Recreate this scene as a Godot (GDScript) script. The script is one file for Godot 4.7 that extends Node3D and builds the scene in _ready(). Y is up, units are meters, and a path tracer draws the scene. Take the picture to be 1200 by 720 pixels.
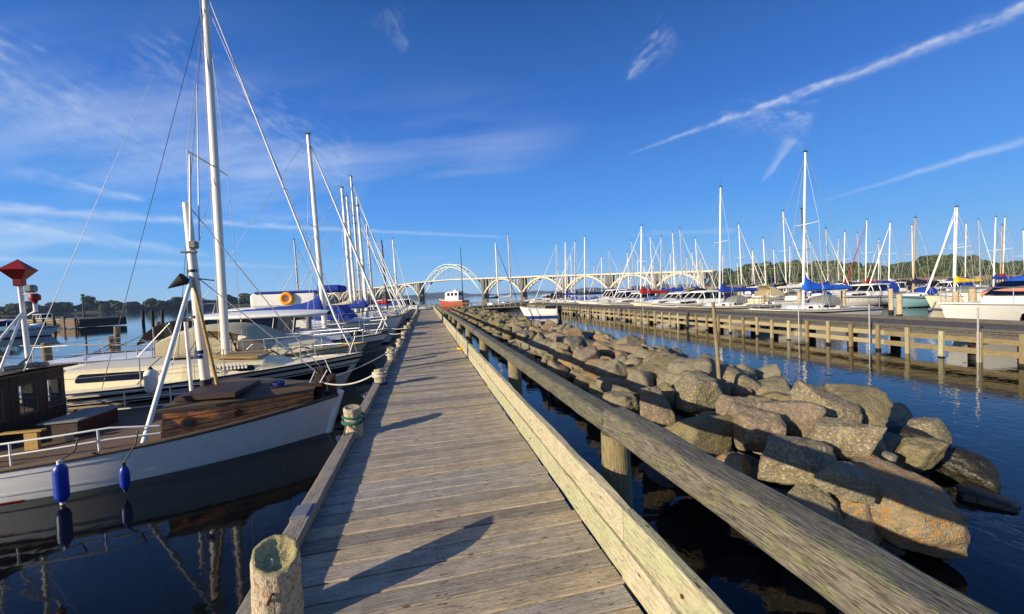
extends Node3D
# A wooden harbour pier with boats on its left, a boulder breakwater and a second jetty on its right, and a long arched bridge far behind.
# Axes: the pier runs along -Z, +X is to the right of it, water is y = 0, the pier deck is y = 0.85.

var used := {}
var M := {}
var T := {}
var rng := RandomNumberGenerator.new()
const SUN_TRAVEL := Vector3(0.911, -0.313, -0.412)


func _ready():
	setup_camera_and_light()
	make_materials()
	build_water_and_land()
	build_bridge()
	build_pier()
	build_railing()
	build_jetty()
	build_breakwater()
	build_left_boats()
	build_left_row()
	build_right_boats()
	build_harbour_details()


func setup_camera_and_light():
	var cam := Camera3D.new()
	cam.name = "camera"
	cam.fov = 77.32
	cam.near = 0.05
	cam.far = 9000.0
	var b := Basis(Vector3.UP, deg_to_rad(-12.64)) * Basis(Vector3.RIGHT, deg_to_rad(-1.917)) * Basis(Vector3.BACK, deg_to_rad(-2.3))
	cam.transform = Transform3D(b, Vector3(0, 2.45, 0))
	add_child(cam)
	var sun := DirectionalLight3D.new()
	sun.name = "sun"
	sun.light_color = Color(1.0, 0.925, 0.815)
	sun.light_energy = 1.6
	sun.light_angular_distance = 0.5
	sun.shadow_enabled = true
	sun.basis = Basis.looking_at(SUN_TRAVEL.normalized(), Vector3.UP)
	add_child(sun)
	var env := Environment.new()
	env.tonemap_mode = Environment.TONE_MAPPER_LINEAR
	env.tonemap_exposure = 1.5
	env.background_mode = Environment.BG_SKY
	env.sdfgi_enabled = true
	env.ssao_enabled = true
	env.ssil_enabled = true
	env.fog_enabled = true
	env.fog_density = 0.0001
	env.fog_light_color = Color(0.66, 0.78, 0.95)
	var sky := Sky.new()
	var pm := PanoramaSkyMaterial.new()
	pm.panorama = sky_picture()
	pm.energy_multiplier = 0.69
	sky.sky_material = pm
	env.sky = sky
	var we := WorldEnvironment.new()
	we.name = "world_environment"
	we.environment = env
	add_child(we)


# ------------------------------------------------------------------ sky
func sky_picture() -> ImageTexture:
	var w := 2560
	var h := 1280
	var hh := h / 2
	var steps := [[0.0, Color(0.36, 0.57, 0.79)], [0.05, Color(0.25, 0.50, 0.83)], [0.12, Color(0.155, 0.42, 0.85)], [0.20, Color(0.100, 0.335, 0.83)], [0.40, Color(0.050, 0.182, 0.60)], [0.60, Color(0.022, 0.100, 0.345)], [1.0, Color(0.016, 0.075, 0.27)]]
	var cl := PackedFloat32Array()      # cloud cover of the upper half
	cl.resize(w * hh)
	var n1 := FastNoiseLite.new()
	n1.seed = 11
	n1.noise_type = FastNoiseLite.TYPE_SIMPLEX_SMOOTH
	n1.frequency = 0.55
	n1.fractal_octaves = 2
	var n2 := FastNoiseLite.new()
	n2.seed = 5
	n2.noise_type = FastNoiseLite.TYPE_SIMPLEX_SMOOTH
	n2.frequency = 1.0
	n2.fractal_octaves = 5
	n2.fractal_gain = 0.55
	for y in hh:
		var el := (0.5 - (y + 0.5) / h) * PI
		var ce := cos(el)
		var se := sin(el)
		if se < 0.03:
			continue
		for x in w:
			var az := (x + 0.5) / w * TAU
			var dx := sin(az) * ce
			var dz := -cos(az) * ce
			# a sheet of cirrus about level overhead, streaked across the view
			var k := 1.0 / (se + 0.12)
			var px := dx * k
			var pz := dz * k
			var a := px * 0.94 + pz * 0.34
			var b := -px * 0.34 + pz * 0.94
			var m := n1.get_noise_2d(px * 0.8 + 3.0, pz * 0.8) * 0.9 - dx * 1.05 - 0.10
			if m <= 0.0:
				continue
			var f := n2.get_noise_2d(a * 0.55, b * 2.0) * 0.5 + 0.5
			f = clampf((f - 0.36) / 0.5, 0.0, 1.0)
			cl[y * w + x] = clampf(m, 0.0, 1.0) * f * 0.52 * clampf((se - 0.03) * 9.0, 0.0, 1.0) * clampf(1.35 - se * 1.1, 0.0, 1.0)
	# streaks: from, to, half width in degrees at both ends, strength at both ends, raggedness
	var streaks := [
		[Vector3(0.490, 0.318, -0.812), Vector3(0.758, 0.364, -0.541), 0.12, 0.42, 0.36, 0.50, 0.7],
		[Vector3(0.758, 0.364, -0.541), Vector3(0.900, 0.375, -0.220), 0.42, 0.68, 0.50, 0.46, 0.7],
		[Vector3(0.624, 0.350, -0.700), Vector3(0.735, 0.310, -0.600), 1.2, 1.6, 0.10, 0.26, 0.9],
		[Vector3(0.725, 0.285, -0.628), Vector3(0.704, 0.217, -0.676), 0.8, 0.2, 0.34, 0.28, 0.5],
		[Vector3(0.776, 0.160, -0.610), Vector3(0.893, 0.201, -0.402), 0.12, 0.38, 0.10, 0.42, 0.3],
		[Vector3(0.499, 0.134, -0.856), Vector3(0.675, 0.122, -0.728), 0.3, 0.4, 0.10, 0.22, 0.6],
		[Vector3(0.448, 0.457, -0.768), Vector3(0.511, 0.508, -0.693), 0.5, 1.6, 0.34, 0.10, 0.9],
		[Vector3(-0.70, 0.158, -0.690), Vector3(-0.301, 0.168, -0.938), 0.55, 0.32, 0.46, 0.34, 0.4],
		[Vector3(-0.301, 0.168, -0.938), Vector3(0.202, 0.147, -0.968), 0.3, 0.2, 0.34, 0.20, 0.3],
		[Vector3(-0.70, 0.150, -0.690), Vector3(-0.430, 0.103, -0.895), 1.0, 0.35, 0.40, 0.20, 0.5],
		[Vector3(-0.62, 0.222, -0.755), Vector3(-0.501, 0.199, -0.842), 0.5, 0.35, 0.12, 0.34, 0.6],
		[Vector3(-0.70, 0.085, -0.700), Vector3(-0.300, 0.082, -0.948), 0.3, 0.3, 0.32, 0.14, 0.4],
		[Vector3(-0.62, 0.35, -0.700), Vector3(-0.40, 0.22, -0.890), 3.2, 2.0, 0.20, 0.05, 0.9],
		[Vector3(-0.46, 0.42, -0.780), Vector3(-0.16, 0.30, -0.940), 3.0, 2.4, 0.11, 0.12, 0.9],
		[Vector3(-0.36, 0.36, -0.860), Vector3(-0.14, 0.24, -0.960), 2.0, 1.6, 0.10, 0.10, 0.9],
		[Vector3(-0.056, 0.575, -0.820), Vector3(-0.02, 0.520, -0.850), 1.8, 0.6, 0.06, 0.12, 0.8],
	]
	for s in streaks:
		paint_streak(cl, w, hh, s)
	var data := PackedFloat32Array()
	data.resize(w * h * 3)
	var sunv := -SUN_TRAVEL.normalized()
	for y in h:
		var el := (0.5 - (y + 0.5) / h) * PI
		var se := sin(el)
		var ce := cos(el)
		var c: Color
		if se >= 0.0:
			for k in steps.size() - 1:
				if se <= steps[k + 1][0]:
					c = steps[k][1].lerp(steps[k + 1][1], (se - steps[k][0]) / (steps[k + 1][0] - steps[k][0]))
					break
		else:
			c = steps[0][1].lerp(Color(0.05, 0.09, 0.14), clampf(-se * 4.0, 0.0, 1.0))
		for x in w:
			var az := (x + 0.5) / w * TAU
			var d := maxf(0.0, (sin(az) * sunv.x - cos(az) * sunv.z) * ce + se * sunv.y)
			var g := pow(d, 5.0) * 0.35 + pow(d, 60.0) * 1.2
			var r := c.r + g
			var gg := c.g + g * 0.92
			var bb := c.b + g * 0.8
			if y < hh:
				var a := cl[y * w + x]
				r += (0.80 - r) * a
				gg += (0.86 - gg) * a
				bb += (0.95 - bb) * a
			var i := (y * w + x) * 3
			data[i] = r
			data[i + 1] = gg
			data[i + 2] = bb
	var im := Image.create_from_data(w, h, false, Image.FORMAT_RGBF, data.to_byte_array())
	return ImageTexture.create_from_image(im)


func paint_streak(cl: PackedFloat32Array, w: int, hh: int, s: Array):
	var a: Vector3 = s[0].normalized()
	var b: Vector3 = s[1].normalized()
	var n := a.cross(b).normalized()
	var nz := FastNoiseLite.new()
	nz.seed = int(a.x * 1000.0) + 77
	nz.noise_type = FastNoiseLite.TYPE_SIMPLEX_SMOOTH
	nz.frequency = 1.0
	nz.fractal_octaves = 4
	var span := acos(clampf(a.dot(b), -1.0, 1.0))
	var lo := 1.0
	var hi := -1.0
	for i in 33:
		var d := a.slerp(b, i / 32.0)
		lo = minf(lo, d.y)
		hi = maxf(hi, d.y)
	var pad := deg_to_rad(maxf(s[2], s[3]) * 3.0 + 0.5)
	var e0 := asin(clampf(lo, -1.0, 1.0)) - pad
	var e1 := asin(clampf(hi, -1.0, 1.0)) + pad
	var az0 := atan2(a.x, -a.z)
	var az1 := atan2(b.x, -b.z)
	if az0 > az1:
		var t0 := az0
		az0 = az1
		az1 = t0
	var apad := pad / maxf(0.3, cos(e1))
	var x0 := int((az0 - apad) / TAU * w)
	var x1 := int((az1 + apad) / TAU * w)
	var y0 := maxi(0, int((0.5 - e1 / PI) * hh * 2))
	var y1 := mini(hh - 1, int((0.5 - e0 / PI) * hh * 2))
	var side := n.cross(a)
	for y in range(y0, y1 + 1):
		var el := (0.5 - (y + 0.5) / (hh * 2.0)) * PI
		for x in range(x0, x1 + 1):
			var az := (x + 0.5) / w * TAU
			var d := Vector3(sin(az) * cos(el), sin(el), -cos(az) * cos(el))
			var off := rad_to_deg(asin(clampf(d.dot(n), -1.0, 1.0)))
			var t := atan2(d.dot(side), d.dot(a)) / span
			if t < -0.06 or t > 1.06:
				continue
			var tt := clampf(t, 0.0, 1.0)
			var wd := lerpf(s[2], s[3], tt)
			var rag: float = s[6]
			var q := nz.get_noise_2d(t * span * 18.0, off * 0.9)
			var q2 := nz.get_noise_2d(t * span * 70.0 + 9.0, off * 3.0 + 4.0)
			off += q * wd * rag * 1.6
			var g := exp(-off * off / (wd * wd) * 1.4)
			var al := lerpf(s[4], s[5], tt) * g * (1.0 - rag * 0.5 + (q + q2 * 0.7) * rag)
			al *= clampf((t + 0.06) / 0.1, 0.0, 1.0) * clampf((1.06 - t) / 0.1, 0.0, 1.0)
			var i := y * w + posmod(x, w)
			cl[i] = clampf(maxf(cl[i], 0.0) + maxf(al, 0.0) * (1.0 - cl[i]), 0.0, 0.9)


# ------------------------------------------------------------------ geometry
class Geo:
	var v := PackedVector3Array()
	var uv := PackedVector2Array()
	var ix := PackedInt32Array()
	var weld := []

	func tri(a: Vector3, b: Vector3, c: Vector3, out := Vector3.ZERO):
		if out != Vector3.ZERO and (b - a).cross(c - a).dot(out) < 0.0:
			var t := b
			b = c
			c = t
		var k := v.size()
		v.append_array([a, b, c])
		uv.append_array([Vector2(a.x, a.z), Vector2(b.x, b.z), Vector2(c.x, c.z)])
		ix.append_array([k, k + 1, k + 2])

	func quad(a: Vector3, b: Vector3, c: Vector3, d: Vector3, out := Vector3.ZERO):
		var flip := out != Vector3.ZERO and (b - a).cross(d - a).dot(out) < 0.0
		var k := v.size()
		var e1 := (b - a).length()
		var e2 := (d - a).length()
		v.append_array([a, b, c, d])
		uv.append_array([Vector2(0, 0), Vector2(e1, 0), Vector2(e1, e2), Vector2(0, e2)])
		if flip:
			ix.append_array([k, k + 2, k + 1, k, k + 3, k + 2])
		else:
			ix.append_array([k, k + 1, k + 2, k, k + 2, k + 3])

	func fan(pts: PackedVector3Array, out: Vector3):
		var c := Vector3.ZERO
		for p in pts:
			c += p
		c /= pts.size()
		for i in pts.size():
			tri(c, pts[i], pts[(i + 1) % pts.size()], out)

	# rows of points; smooth; turned so that it faces away from its middle, or towards «out»
	func grid(rows: Array, out := Vector3.ZERO, closed := false, uvo := Vector2.ZERO, smooth := true):
		var nr := rows.size()
		var nc: int = rows[0].size()
		var mid := Vector3.ZERO
		for r in rows:
			for p in r:
				mid += p
		mid /= float(nr * nc)
		var sum := 0.0
		for i in nr - 1:
			for j in nc - 1:
				var a: Vector3 = rows[i][j]
				var n: Vector3 = (rows[i][j + 1] - a).cross(rows[i + 1][j] - a) + (rows[i + 1][j] - rows[i + 1][j + 1]).cross(rows[i][j + 1] - rows[i + 1][j + 1])
				sum += n.dot(out) if out != Vector3.ZERO else n.dot((a + rows[i + 1][j + 1]) * 0.5 - mid)
		if not smooth:
			for i in nr - 1:
				for j in nc - 1:
					var a: Vector3 = rows[i][j]
					var n: Vector3 = (rows[i][j + 1] - a).cross(rows[i + 1][j + 1] - a) + (rows[i + 1][j + 1] - a).cross(rows[i + 1][j] - a)
					quad(a, rows[i][j + 1], rows[i + 1][j + 1], rows[i + 1][j], n if sum >= 0.0 else -n)
			return
		var k := v.size()
		var u := 0.0
		for i in nr:
			if i > 0:
				u += (rows[i][0] - rows[i - 1][0]).length()
			var w := 0.0
			for j in nc:
				if j > 0:
					w += (rows[i][j] - rows[i][j - 1]).length()
				v.append(rows[i][j])
				uv.append(Vector2(u, w) + uvo)
			if closed:
				weld.append(Vector2i(k + i * nc, k + i * nc + nc - 1))
		for i in nr - 1:
			for j in nc - 1:
				var a := k + i * nc + j
				if sum >= 0.0:
					ix.append_array([a, a + 1, a + nc + 1, a, a + nc + 1, a + nc])
				else:
					ix.append_array([a, a + nc + 1, a + 1, a, a + nc, a + nc + 1])

	func tube(pts: Array, radii, sides := 8, caps := true):
		var rows := []
		var n := pts.size()
		var up := Vector3.UP
		var t0: Vector3 = (pts[1] - pts[0]).normalized()
		if absf(t0.y) > 0.9:
			up = Vector3.RIGHT
		var side := t0.cross(up).normalized()
		for i in n:
			var t: Vector3 = (pts[mini(i + 1, n - 1)] - pts[maxi(i - 1, 0)]).normalized()
			side = (side - t * side.dot(t)).normalized()
			var o := side.cross(t)
			var r: float = radii[i] if radii is Array else radii
			var row := PackedVector3Array()
			for j in sides + 1:
				var a := TAU * (j % sides) / sides
				row.append(pts[i] + (side * cos(a) + o * sin(a)) * r)
			rows.append(row)
		grid(rows, Vector3.ZERO, true)
		if caps:
			for e in [0, n - 1]:
				var r2: PackedVector3Array = rows[e].slice(0, sides)
				var dir: Vector3 = (pts[1] - pts[0]) if e == 0 else (pts[n - 1] - pts[n - 2])
				fan(r2, -dir if e == 0 else dir)

	# a box with an optional chamfer on every edge
	func box(c: Vector3, s: Vector3, ch := 0.0, b := Basis()):
		var h := s * 0.5
		if ch <= 0.0:
			for ax in 3:
				for sg in [-1.0, 1.0]:
					var n := Vector3.ZERO
					n[ax] = sg
					var p := []
					for q in [[-1, -1], [1, -1], [1, 1], [-1, 1]]:
						var d := Vector3.ZERO
						d[ax] = sg * h[ax]
						d[(ax + 1) % 3] = q[0] * h[(ax + 1) % 3]
						d[(ax + 2) % 3] = q[1] * h[(ax + 2) % 3]
						p.append(c + b * d)
					quad(p[0], p[1], p[2], p[3], b * n)
			return
		var P := func(sx: float, sy: float, sz: float, ax: int) -> Vector3:
			var d := Vector3(sx * h.x, sy * h.y, sz * h.z)
			for k in 3:
				if k != ax:
					d[k] -= signf(d[k]) * ch
			return c + b * d
		for ax in 3:
			for sg in [-1.0, 1.0]:
				var p := []
				var n := Vector3.ZERO
				n[ax] = sg
				for q in [[-1.0, -1.0], [1.0, -1.0], [1.0, 1.0], [-1.0, 1.0]]:
					var g := Vector3.ZERO
					g[ax] = sg
					g[(ax + 1) % 3] = q[0]
					g[(ax + 2) % 3] = q[1]
					p.append((P as Callable).call(g.x, g.y, g.z, ax))
				quad(p[0], p[1], p[2], p[3], b * n)
		for ax in 3:
			var a1 := (ax + 1) % 3
			var a2 := (ax + 2) % 3
			for s1 in [-1.0, 1.0]:
				for s2 in [-1.0, 1.0]:
					var g := Vector3.ZERO
					g[a1] = s1
					g[a2] = s2
					var lo := g
					lo[ax] = -1.0
					var hi := g
					hi[ax] = 1.0
					quad((P as Callable).call(lo.x, lo.y, lo.z, a1), (P as Callable).call(hi.x, hi.y, hi.z, a1), (P as Callable).call(hi.x, hi.y, hi.z, a2), (P as Callable).call(lo.x, lo.y, lo.z, a2), b * g)
		for sx in [-1.0, 1.0]:
			for sy in [-1.0, 1.0]:
				for sz in [-1.0, 1.0]:
					tri((P as Callable).call(sx, sy, sz, 0), (P as Callable).call(sx, sy, sz, 1), (P as Callable).call(sx, sy, sz, 2), b * Vector3(sx, sy, sz))

	# a bar between two points with a rectangular section
	func bar(a: Vector3, c: Vector3, w: float, h: float, ch := 0.0):
		var x := (c - a).normalized()
		var z := x.cross(Vector3.UP)
		if z.length() < 0.01:
			z = Vector3.BACK
		z = z.normalized()
		var y := z.cross(x)
		box((a + c) * 0.5, Vector3((c - a).length(), h, w), ch, Basis(x, y, z))

	# a plank along X with chamfered long edges; grain runs along u
	func plank(l: float, w: float, h: float, ch: float, uvo: Vector2):
		var y := h * 0.5
		var z := w * 0.5
		var p := [Vector2(z - ch, y), Vector2(z, y - ch), Vector2(z, -y), Vector2(-z, -y), Vector2(-z, y - ch), Vector2(-z + ch, y)]
		var run := 0.0
		for i in p.size():
			var a: Vector2 = p[i]
			var b: Vector2 = p[(i + 1) % p.size()]
			var e := (b - a).length()
			var k := v.size()
			v.append_array([Vector3(-l / 2, a.y, a.x), Vector3(l / 2, a.y, a.x), Vector3(l / 2, b.y, b.x), Vector3(-l / 2, b.y, b.x)])
			uv.append_array([Vector2(0, run) + uvo, Vector2(l, run) + uvo, Vector2(l, run + e) + uvo, Vector2(0, run + e) + uvo])
			var n := (v[k + 1] - v[k]).cross(v[k + 3] - v[k])
			if n.dot(Vector3(0, (a.y + b.y), (a.x + b.x))) >= 0.0:
				ix.append_array([k, k + 1, k + 2, k, k + 2, k + 3])
			else:
				ix.append_array([k, k + 2, k + 1, k, k + 3, k + 2])
			run += e
		for sx in [-1.0, 1.0]:
			var q := PackedVector3Array()
			for a in p:
				q.append(Vector3(sx * l / 2, a.y, a.x))
			fan(q, Vector3(sx, 0, 0))

	# a worn timber along X: rounded rectangle, slightly uneven
	func timber(l: float, w: float, h: float, r: float, sd: int, nseg := 24, amp := 0.004, uvo := Vector2.ZERO):
		var nz := FastNoiseLite.new()
		nz.seed = sd
		nz.noise_type = FastNoiseLite.TYPE_SIMPLEX_SMOOTH
		nz.frequency = 1.0
		nz.fractal_octaves = 3
		var rows := []
		for i in nseg + 1:
			var x := (float(i) / nseg - 0.5) * l
			var row := PackedVector3Array()
			for q in 4:
				var cz: float = [1.0, -1.0, -1.0, 1.0][q]
				var cy: float = [1.0, 1.0, -1.0, -1.0][q]
				for k in 4:
					var a := (q + k / 3.0) * PI / 2.0
					var d := Vector2(cz * (w / 2 - r) + cos(a) * r, cy * (h / 2 - r) + sin(a) * r)
					var e := 1.0 + nz.get_noise_3d(x * 1.6, d.x * 9.0, d.y * 9.0) * amp / minf(w, h) * 2.0
					row.append(Vector3(x, d.y * e, d.x * e))
			row.append(row[0])
			rows.append(row)
		grid(rows, Vector3.ZERO, true, uvo)
		fan(rows[0].slice(0, 16), Vector3.LEFT)
		fan(rows[nseg].slice(0, 16), Vector3.RIGHT)

	func moved(t: Transform3D, from := 0):
		for i in range(from, v.size()):
			v[i] = t * v[i]

	func mesh() -> ArrayMesh:
		var n := PackedVector3Array()
		n.resize(v.size())
		for i in range(0, ix.size(), 3):
			var a := ix[i]
			var b := ix[i + 1]
			var c := ix[i + 2]
			var f := (v[b] - v[a]).cross(v[c] - v[a])
			n[a] += f
			n[b] += f
			n[c] += f
		for p in weld:
			var s: Vector3 = n[p.x] + n[p.y]
			n[p.x] = s
			n[p.y] = s
		for i in n.size():
			n[i] = n[i].normalized() if n[i].length_squared() > 1e-20 else Vector3.UP
		var rev := ix.duplicate()
		for i in range(0, rev.size(), 3):
			var t := rev[i + 1]
			rev[i + 1] = rev[i + 2]
			rev[i + 2] = t
		var arr := []
		arr.resize(Mesh.ARRAY_MAX)
		arr[Mesh.ARRAY_VERTEX] = v
		arr[Mesh.ARRAY_NORMAL] = n
		arr[Mesh.ARRAY_TEX_UV] = uv
		arr[Mesh.ARRAY_INDEX] = rev
		var m := ArrayMesh.new()
		m.add_surface_from_arrays(Mesh.PRIMITIVE_TRIANGLES, arr)
		return m


# ------------------------------------------------------------------ nodes
func numbered(parent: Node, called: String) -> String:
	var key := str(parent.get_instance_id()) + called
	var n: int = used.get(key, 0)
	used[key] = n + 1
	return called if n == 0 else "%s_%03d" % [called, n]


func put(o: Node3D, called: String, parent: Node = null):
	var p: Node = parent if parent else self
	o.name = numbered(p, called)
	p.add_child(o, true)
	return o


func tag(o: Node, label: String, category := "", group := "", kind := ""):
	if label:
		o.set_meta("label", label)
	if category:
		o.set_meta("category", category)
	if group:
		o.set_meta("group", group)
	if kind:
		o.set_meta("kind", kind)
	return o


func thing(called: String, label: String, category: String, at := Vector3.ZERO, turn := 0.0, group := "") -> Node3D:
	var o := Node3D.new()
	put(o, called)
	o.position = at
	o.rotation.y = turn
	return tag(o, label, category, group)


func part(shape, called: String, mat, parent: Node = null, xf := Transform3D()) -> MeshInstance3D:
	var mi := MeshInstance3D.new()
	mi.mesh = shape.mesh() if shape is Geo else shape
	mi.material_override = M[mat] if mat is String else mat
	mi.transform = xf
	put(mi, called, parent)
	return mi


func copy(src: Node3D, at: Vector3, turn: float, label := "", group := "") -> Node3D:
	var c: Node3D = src.duplicate()
	put(c, str(src.get_meta("stem", src.name)))
	c.position = at
	c.rotation.y = turn
	if label:
		c.set_meta("label", label)
	if group:
		c.set_meta("group", group)
	return c


# ------------------------------------------------------------------ textures and materials
func gray(sd: int, w: int, h: int, freq: float, oct: int, sx := 1) -> PackedByteArray:
	var n := FastNoiseLite.new()
	n.seed = sd
	n.noise_type = FastNoiseLite.TYPE_SIMPLEX_SMOOTH
	n.frequency = freq
	n.fractal_octaves = oct
	var im := n.get_seamless_image(w / sx, h)
	if sx > 1:
		im.resize(w, h, Image.INTERPOLATE_CUBIC)
	im.convert(Image.FORMAT_L8)
	return im.get_data()


func ramp(lo: float, hi: float, a: float) -> PackedFloat32Array:
	var r := PackedFloat32Array()
	for i in 256:
		r.append(clampf((i / 255.0 - lo) / (hi - lo), 0.0, 1.0) * a)
	return r


# base colour, then layers [bytes, lo, hi, amount, colour]; colours are sRGB
func layered(w: int, h: int, base: Color, layers: Array) -> Image:
	var n := w * h
	var r := PackedFloat32Array()
	var g := PackedFloat32Array()
	var b := PackedFloat32Array()
	r.resize(n)
	g.resize(n)
	b.resize(n)
	r.fill(base.r * 255.0)
	g.fill(base.g * 255.0)
	b.fill(base.b * 255.0)
	for L in layers:
		var src: PackedByteArray = L[0]
		var lut := ramp(L[1], L[2], L[3])
		var cr: float = L[4].r * 255.0
		var cg: float = L[4].g * 255.0
		var cb: float = L[4].b * 255.0
		for i in n:
			var t := lut[src[i]]
			if t > 0.0:
				r[i] += (cr - r[i]) * t
				g[i] += (cg - g[i]) * t
				b[i] += (cb - b[i]) * t
	var out := PackedByteArray()
	out.resize(n * 3)
	for i in n:
		out[i * 3] = int(r[i])
		out[i * 3 + 1] = int(g[i])
		out[i * 3 + 2] = int(b[i])
	return Image.create_from_data(w, h, false, Image.FORMAT_RGB8, out)


func tex(im: Image) -> ImageTexture:
	return ImageTexture.create_from_image(im)


func gray_tex(b: PackedByteArray, w: int, h: int) -> ImageTexture:
	return tex(Image.create_from_data(w, h, false, Image.FORMAT_L8, b))


func mat(key: String, c: Color, rough := 0.6, metal := 0.0) -> StandardMaterial3D:
	var m := StandardMaterial3D.new()
	m.resource_name = key
	m.albedo_color = c
	m.roughness = rough
	m.metallic = metal
	M[key] = m
	return m


func triplanar(m: StandardMaterial3D, t, scale: Vector3, world := true, bump = null, depth := 0.0):
	m.uv1_triplanar = true
	m.uv1_world_triplanar = world
	m.uv1_scale = scale
	if t:
		m.albedo_texture = t
	if bump:
		m.heightmap_enabled = true
		m.heightmap_texture = bump
		m.heightmap_scale = depth
	return m


func uvmapped(m: StandardMaterial3D, t, scale: Vector2, bump = null, depth := 0.0):
	m.uv1_scale = Vector3(scale.x, scale.y, 1)
	m.albedo_texture = t
	if bump:
		m.heightmap_enabled = true
		m.heightmap_texture = bump
		m.heightmap_scale = depth
	return m


func make_materials():
	var W := 1024
	var H := 512
	# weathered wood: long grain, fine cracks, knots and stains
	var grain := gray(1, W, H, 0.026, 5, 10)
	var fine := gray(2, W, H, 0.12, 4, 4)
	var blot := gray(3, W, H, 0.006, 4)
	var knot := gray(4, W, H, 0.020, 2, 2)
	var crack := gray(6, W, H, 0.09, 3, 12)
	var relief := PackedByteArray()
	relief.resize(W * H)
	for i in W * H:
		relief[i] = clampi(int(grain[i] * 0.4 + fine[i] * 0.3 + 76.0 - clampf((crack[i] - 150.0) * 2.2, 0.0, 110.0)), 0, 255)
	T.wood_relief = gray_tex(relief, W, H)
	T.deck = tex(layered(W, H, Color(0.735, 0.705, 0.645), [[grain, 0.30, 0.75, 0.55, Color(0.56, 0.525, 0.47)], [blot, 0.45, 0.8, 0.5, Color(0.56, 0.53, 0.47)], [blot, 0.5, 0.2, 0.45, Color(0.70, 0.645, 0.55)], [fine, 0.62, 0.9, 0.6, Color(0.32, 0.28, 0.23)], [crack, 0.74, 0.86, 0.4, Color(0.28, 0.255, 0.22)], [fine, 0.4, 0.1, 0.35, Color(0.72, 0.68, 0.60)], [knot, 0.87, 0.95, 0.75, Color(0.25, 0.19, 0.13)]]))
	T.rail = tex(layered(W, H, Color(0.415, 0.395, 0.34), [[grain, 0.35, 0.75, 0.6, Color(0.29, 0.27, 0.235)], [blot, 0.5, 0.75, 0.55, Color(0.42, 0.44, 0.27)], [fine, 0.6, 0.85, 0.6, Color(0.22, 0.20, 0.16)], [crack, 0.68, 0.80, 0.6, Color(0.14, 0.13, 0.11)], [crack, 0.34, 0.20, 0.45, Color(0.60, 0.59, 0.54)], [fine, 0.36, 0.1, 0.5, Color(0.58, 0.56, 0.50)], [knot, 0.86, 0.94, 0.8, Color(0.13, 0.10, 0.07)]]))
	T.board = tex(layered(W, H, Color(0.71, 0.68, 0.575), [[grain, 0.35, 0.8, 0.5, Color(0.60, 0.555, 0.44)], [blot, 0.5, 0.8, 0.5, Color(0.68, 0.70, 0.53)], [blot, 0.45, 0.2, 0.4, Color(0.75, 0.69, 0.57)], [fine, 0.6, 0.88, 0.5, Color(0.36, 0.31, 0.22)], [crack, 0.72, 0.84, 0.5, Color(0.30, 0.27, 0.21)], [fine, 0.38, 0.1, 0.4, Color(0.76, 0.73, 0.63)], [knot, 0.86, 0.94, 0.85, Color(0.20, 0.14, 0.09)]]))
	T.varnish = tex(layered(W, H, Color(0.54, 0.345, 0.16), [[grain, 0.3, 0.75, 0.6, Color(0.36, 0.205, 0.09)], [fine, 0.6, 0.9, 0.6, Color(0.17, 0.08, 0.04)], [blot, 0.55, 0.8, 0.5, Color(0.22, 0.13, 0.08)], [blot, 0.42, 0.2, 0.5, Color(0.62, 0.38, 0.17)]]))
	var S := 512
	var n1 := gray(21, S, S, 0.012, 5)
	var n2 := gray(22, S, S, 0.05, 4)
	var n3 := gray(23, S, S, 0.16, 2)
	var n4 := gray(24, S, S, 0.020, 4)
	var n5 := gray(25, S, S, 0.035, 3)
	var rr := PackedByteArray()
	rr.resize(S * S)
	for i in S * S:
		rr[i] = clampi(int(n1[i] * 0.35 + n2[i] * 0.35 + n3[i] * 0.3), 0, 255)
	var n6 := gray(26, S, S, 0.018, 3)
	for i in S * S:
		var c := absf(n6[i] - 128.0)
		if c < 5.0:
			rr[i] = int(rr[i] * (0.35 + 0.13 * c))
	T.rock_relief = gray_tex(rr, S, S)
	var speck := [[n3, 0.62, 0.8, 0.55, Color(0.20, 0.19, 0.18)], [n3, 0.36, 0.18, 0.5, Color(0.72, 0.68, 0.60)]]
	T.rock_gray = tex(layered(S, S, Color(0.54, 0.51, 0.445), [[n1, 0.4, 0.75, 0.6, Color(0.36, 0.34, 0.29)], [n4, 0.55, 0.75, 0.5, Color(0.55, 0.50, 0.33)]] + speck + [[n2, 0.68, 0.76, 0.75, Color(0.74, 0.71, 0.62)]]))
	T.rock_pink = tex(layered(S, S, Color(0.54, 0.475, 0.405), [[n1, 0.4, 0.75, 0.6, Color(0.44, 0.38, 0.32)], [n4, 0.55, 0.8, 0.45, Color(0.50, 0.47, 0.36)]] + speck + [[n5, 0.69, 0.77, 0.7, Color(0.76, 0.71, 0.62)]]))
	T.rock_olive = tex(layered(S, S, Color(0.50, 0.465, 0.36), [[n1, 0.4, 0.7, 0.6, Color(0.36, 0.34, 0.22)], [n4, 0.5, 0.8, 0.5, Color(0.52, 0.46, 0.30)]] + speck + [[n2, 0.70, 0.8, 0.55, Color(0.70, 0.68, 0.56)]]))
	T.rock_orange = tex(layered(S, S, Color(0.55, 0.50, 0.42), [[n1, 0.4, 0.7, 0.5, Color(0.40, 0.36, 0.29)]] + speck + [[n4, 0.56, 0.68, 0.7, Color(0.70, 0.47, 0.16)], [n2, 0.70, 0.78, 0.6, Color(0.78, 0.74, 0.62)]]))
	T.rock_lichen = tex(layered(S, S, Color(0.49, 0.455, 0.38), [[n1, 0.4, 0.75, 0.5, Color(0.34, 0.30, 0.25)]] + speck + [[n2, 0.60, 0.68, 0.85, Color(0.76, 0.73, 0.64)], [n5, 0.68, 0.76, 0.65, Color(0.64, 0.56, 0.24)]]))
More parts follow.
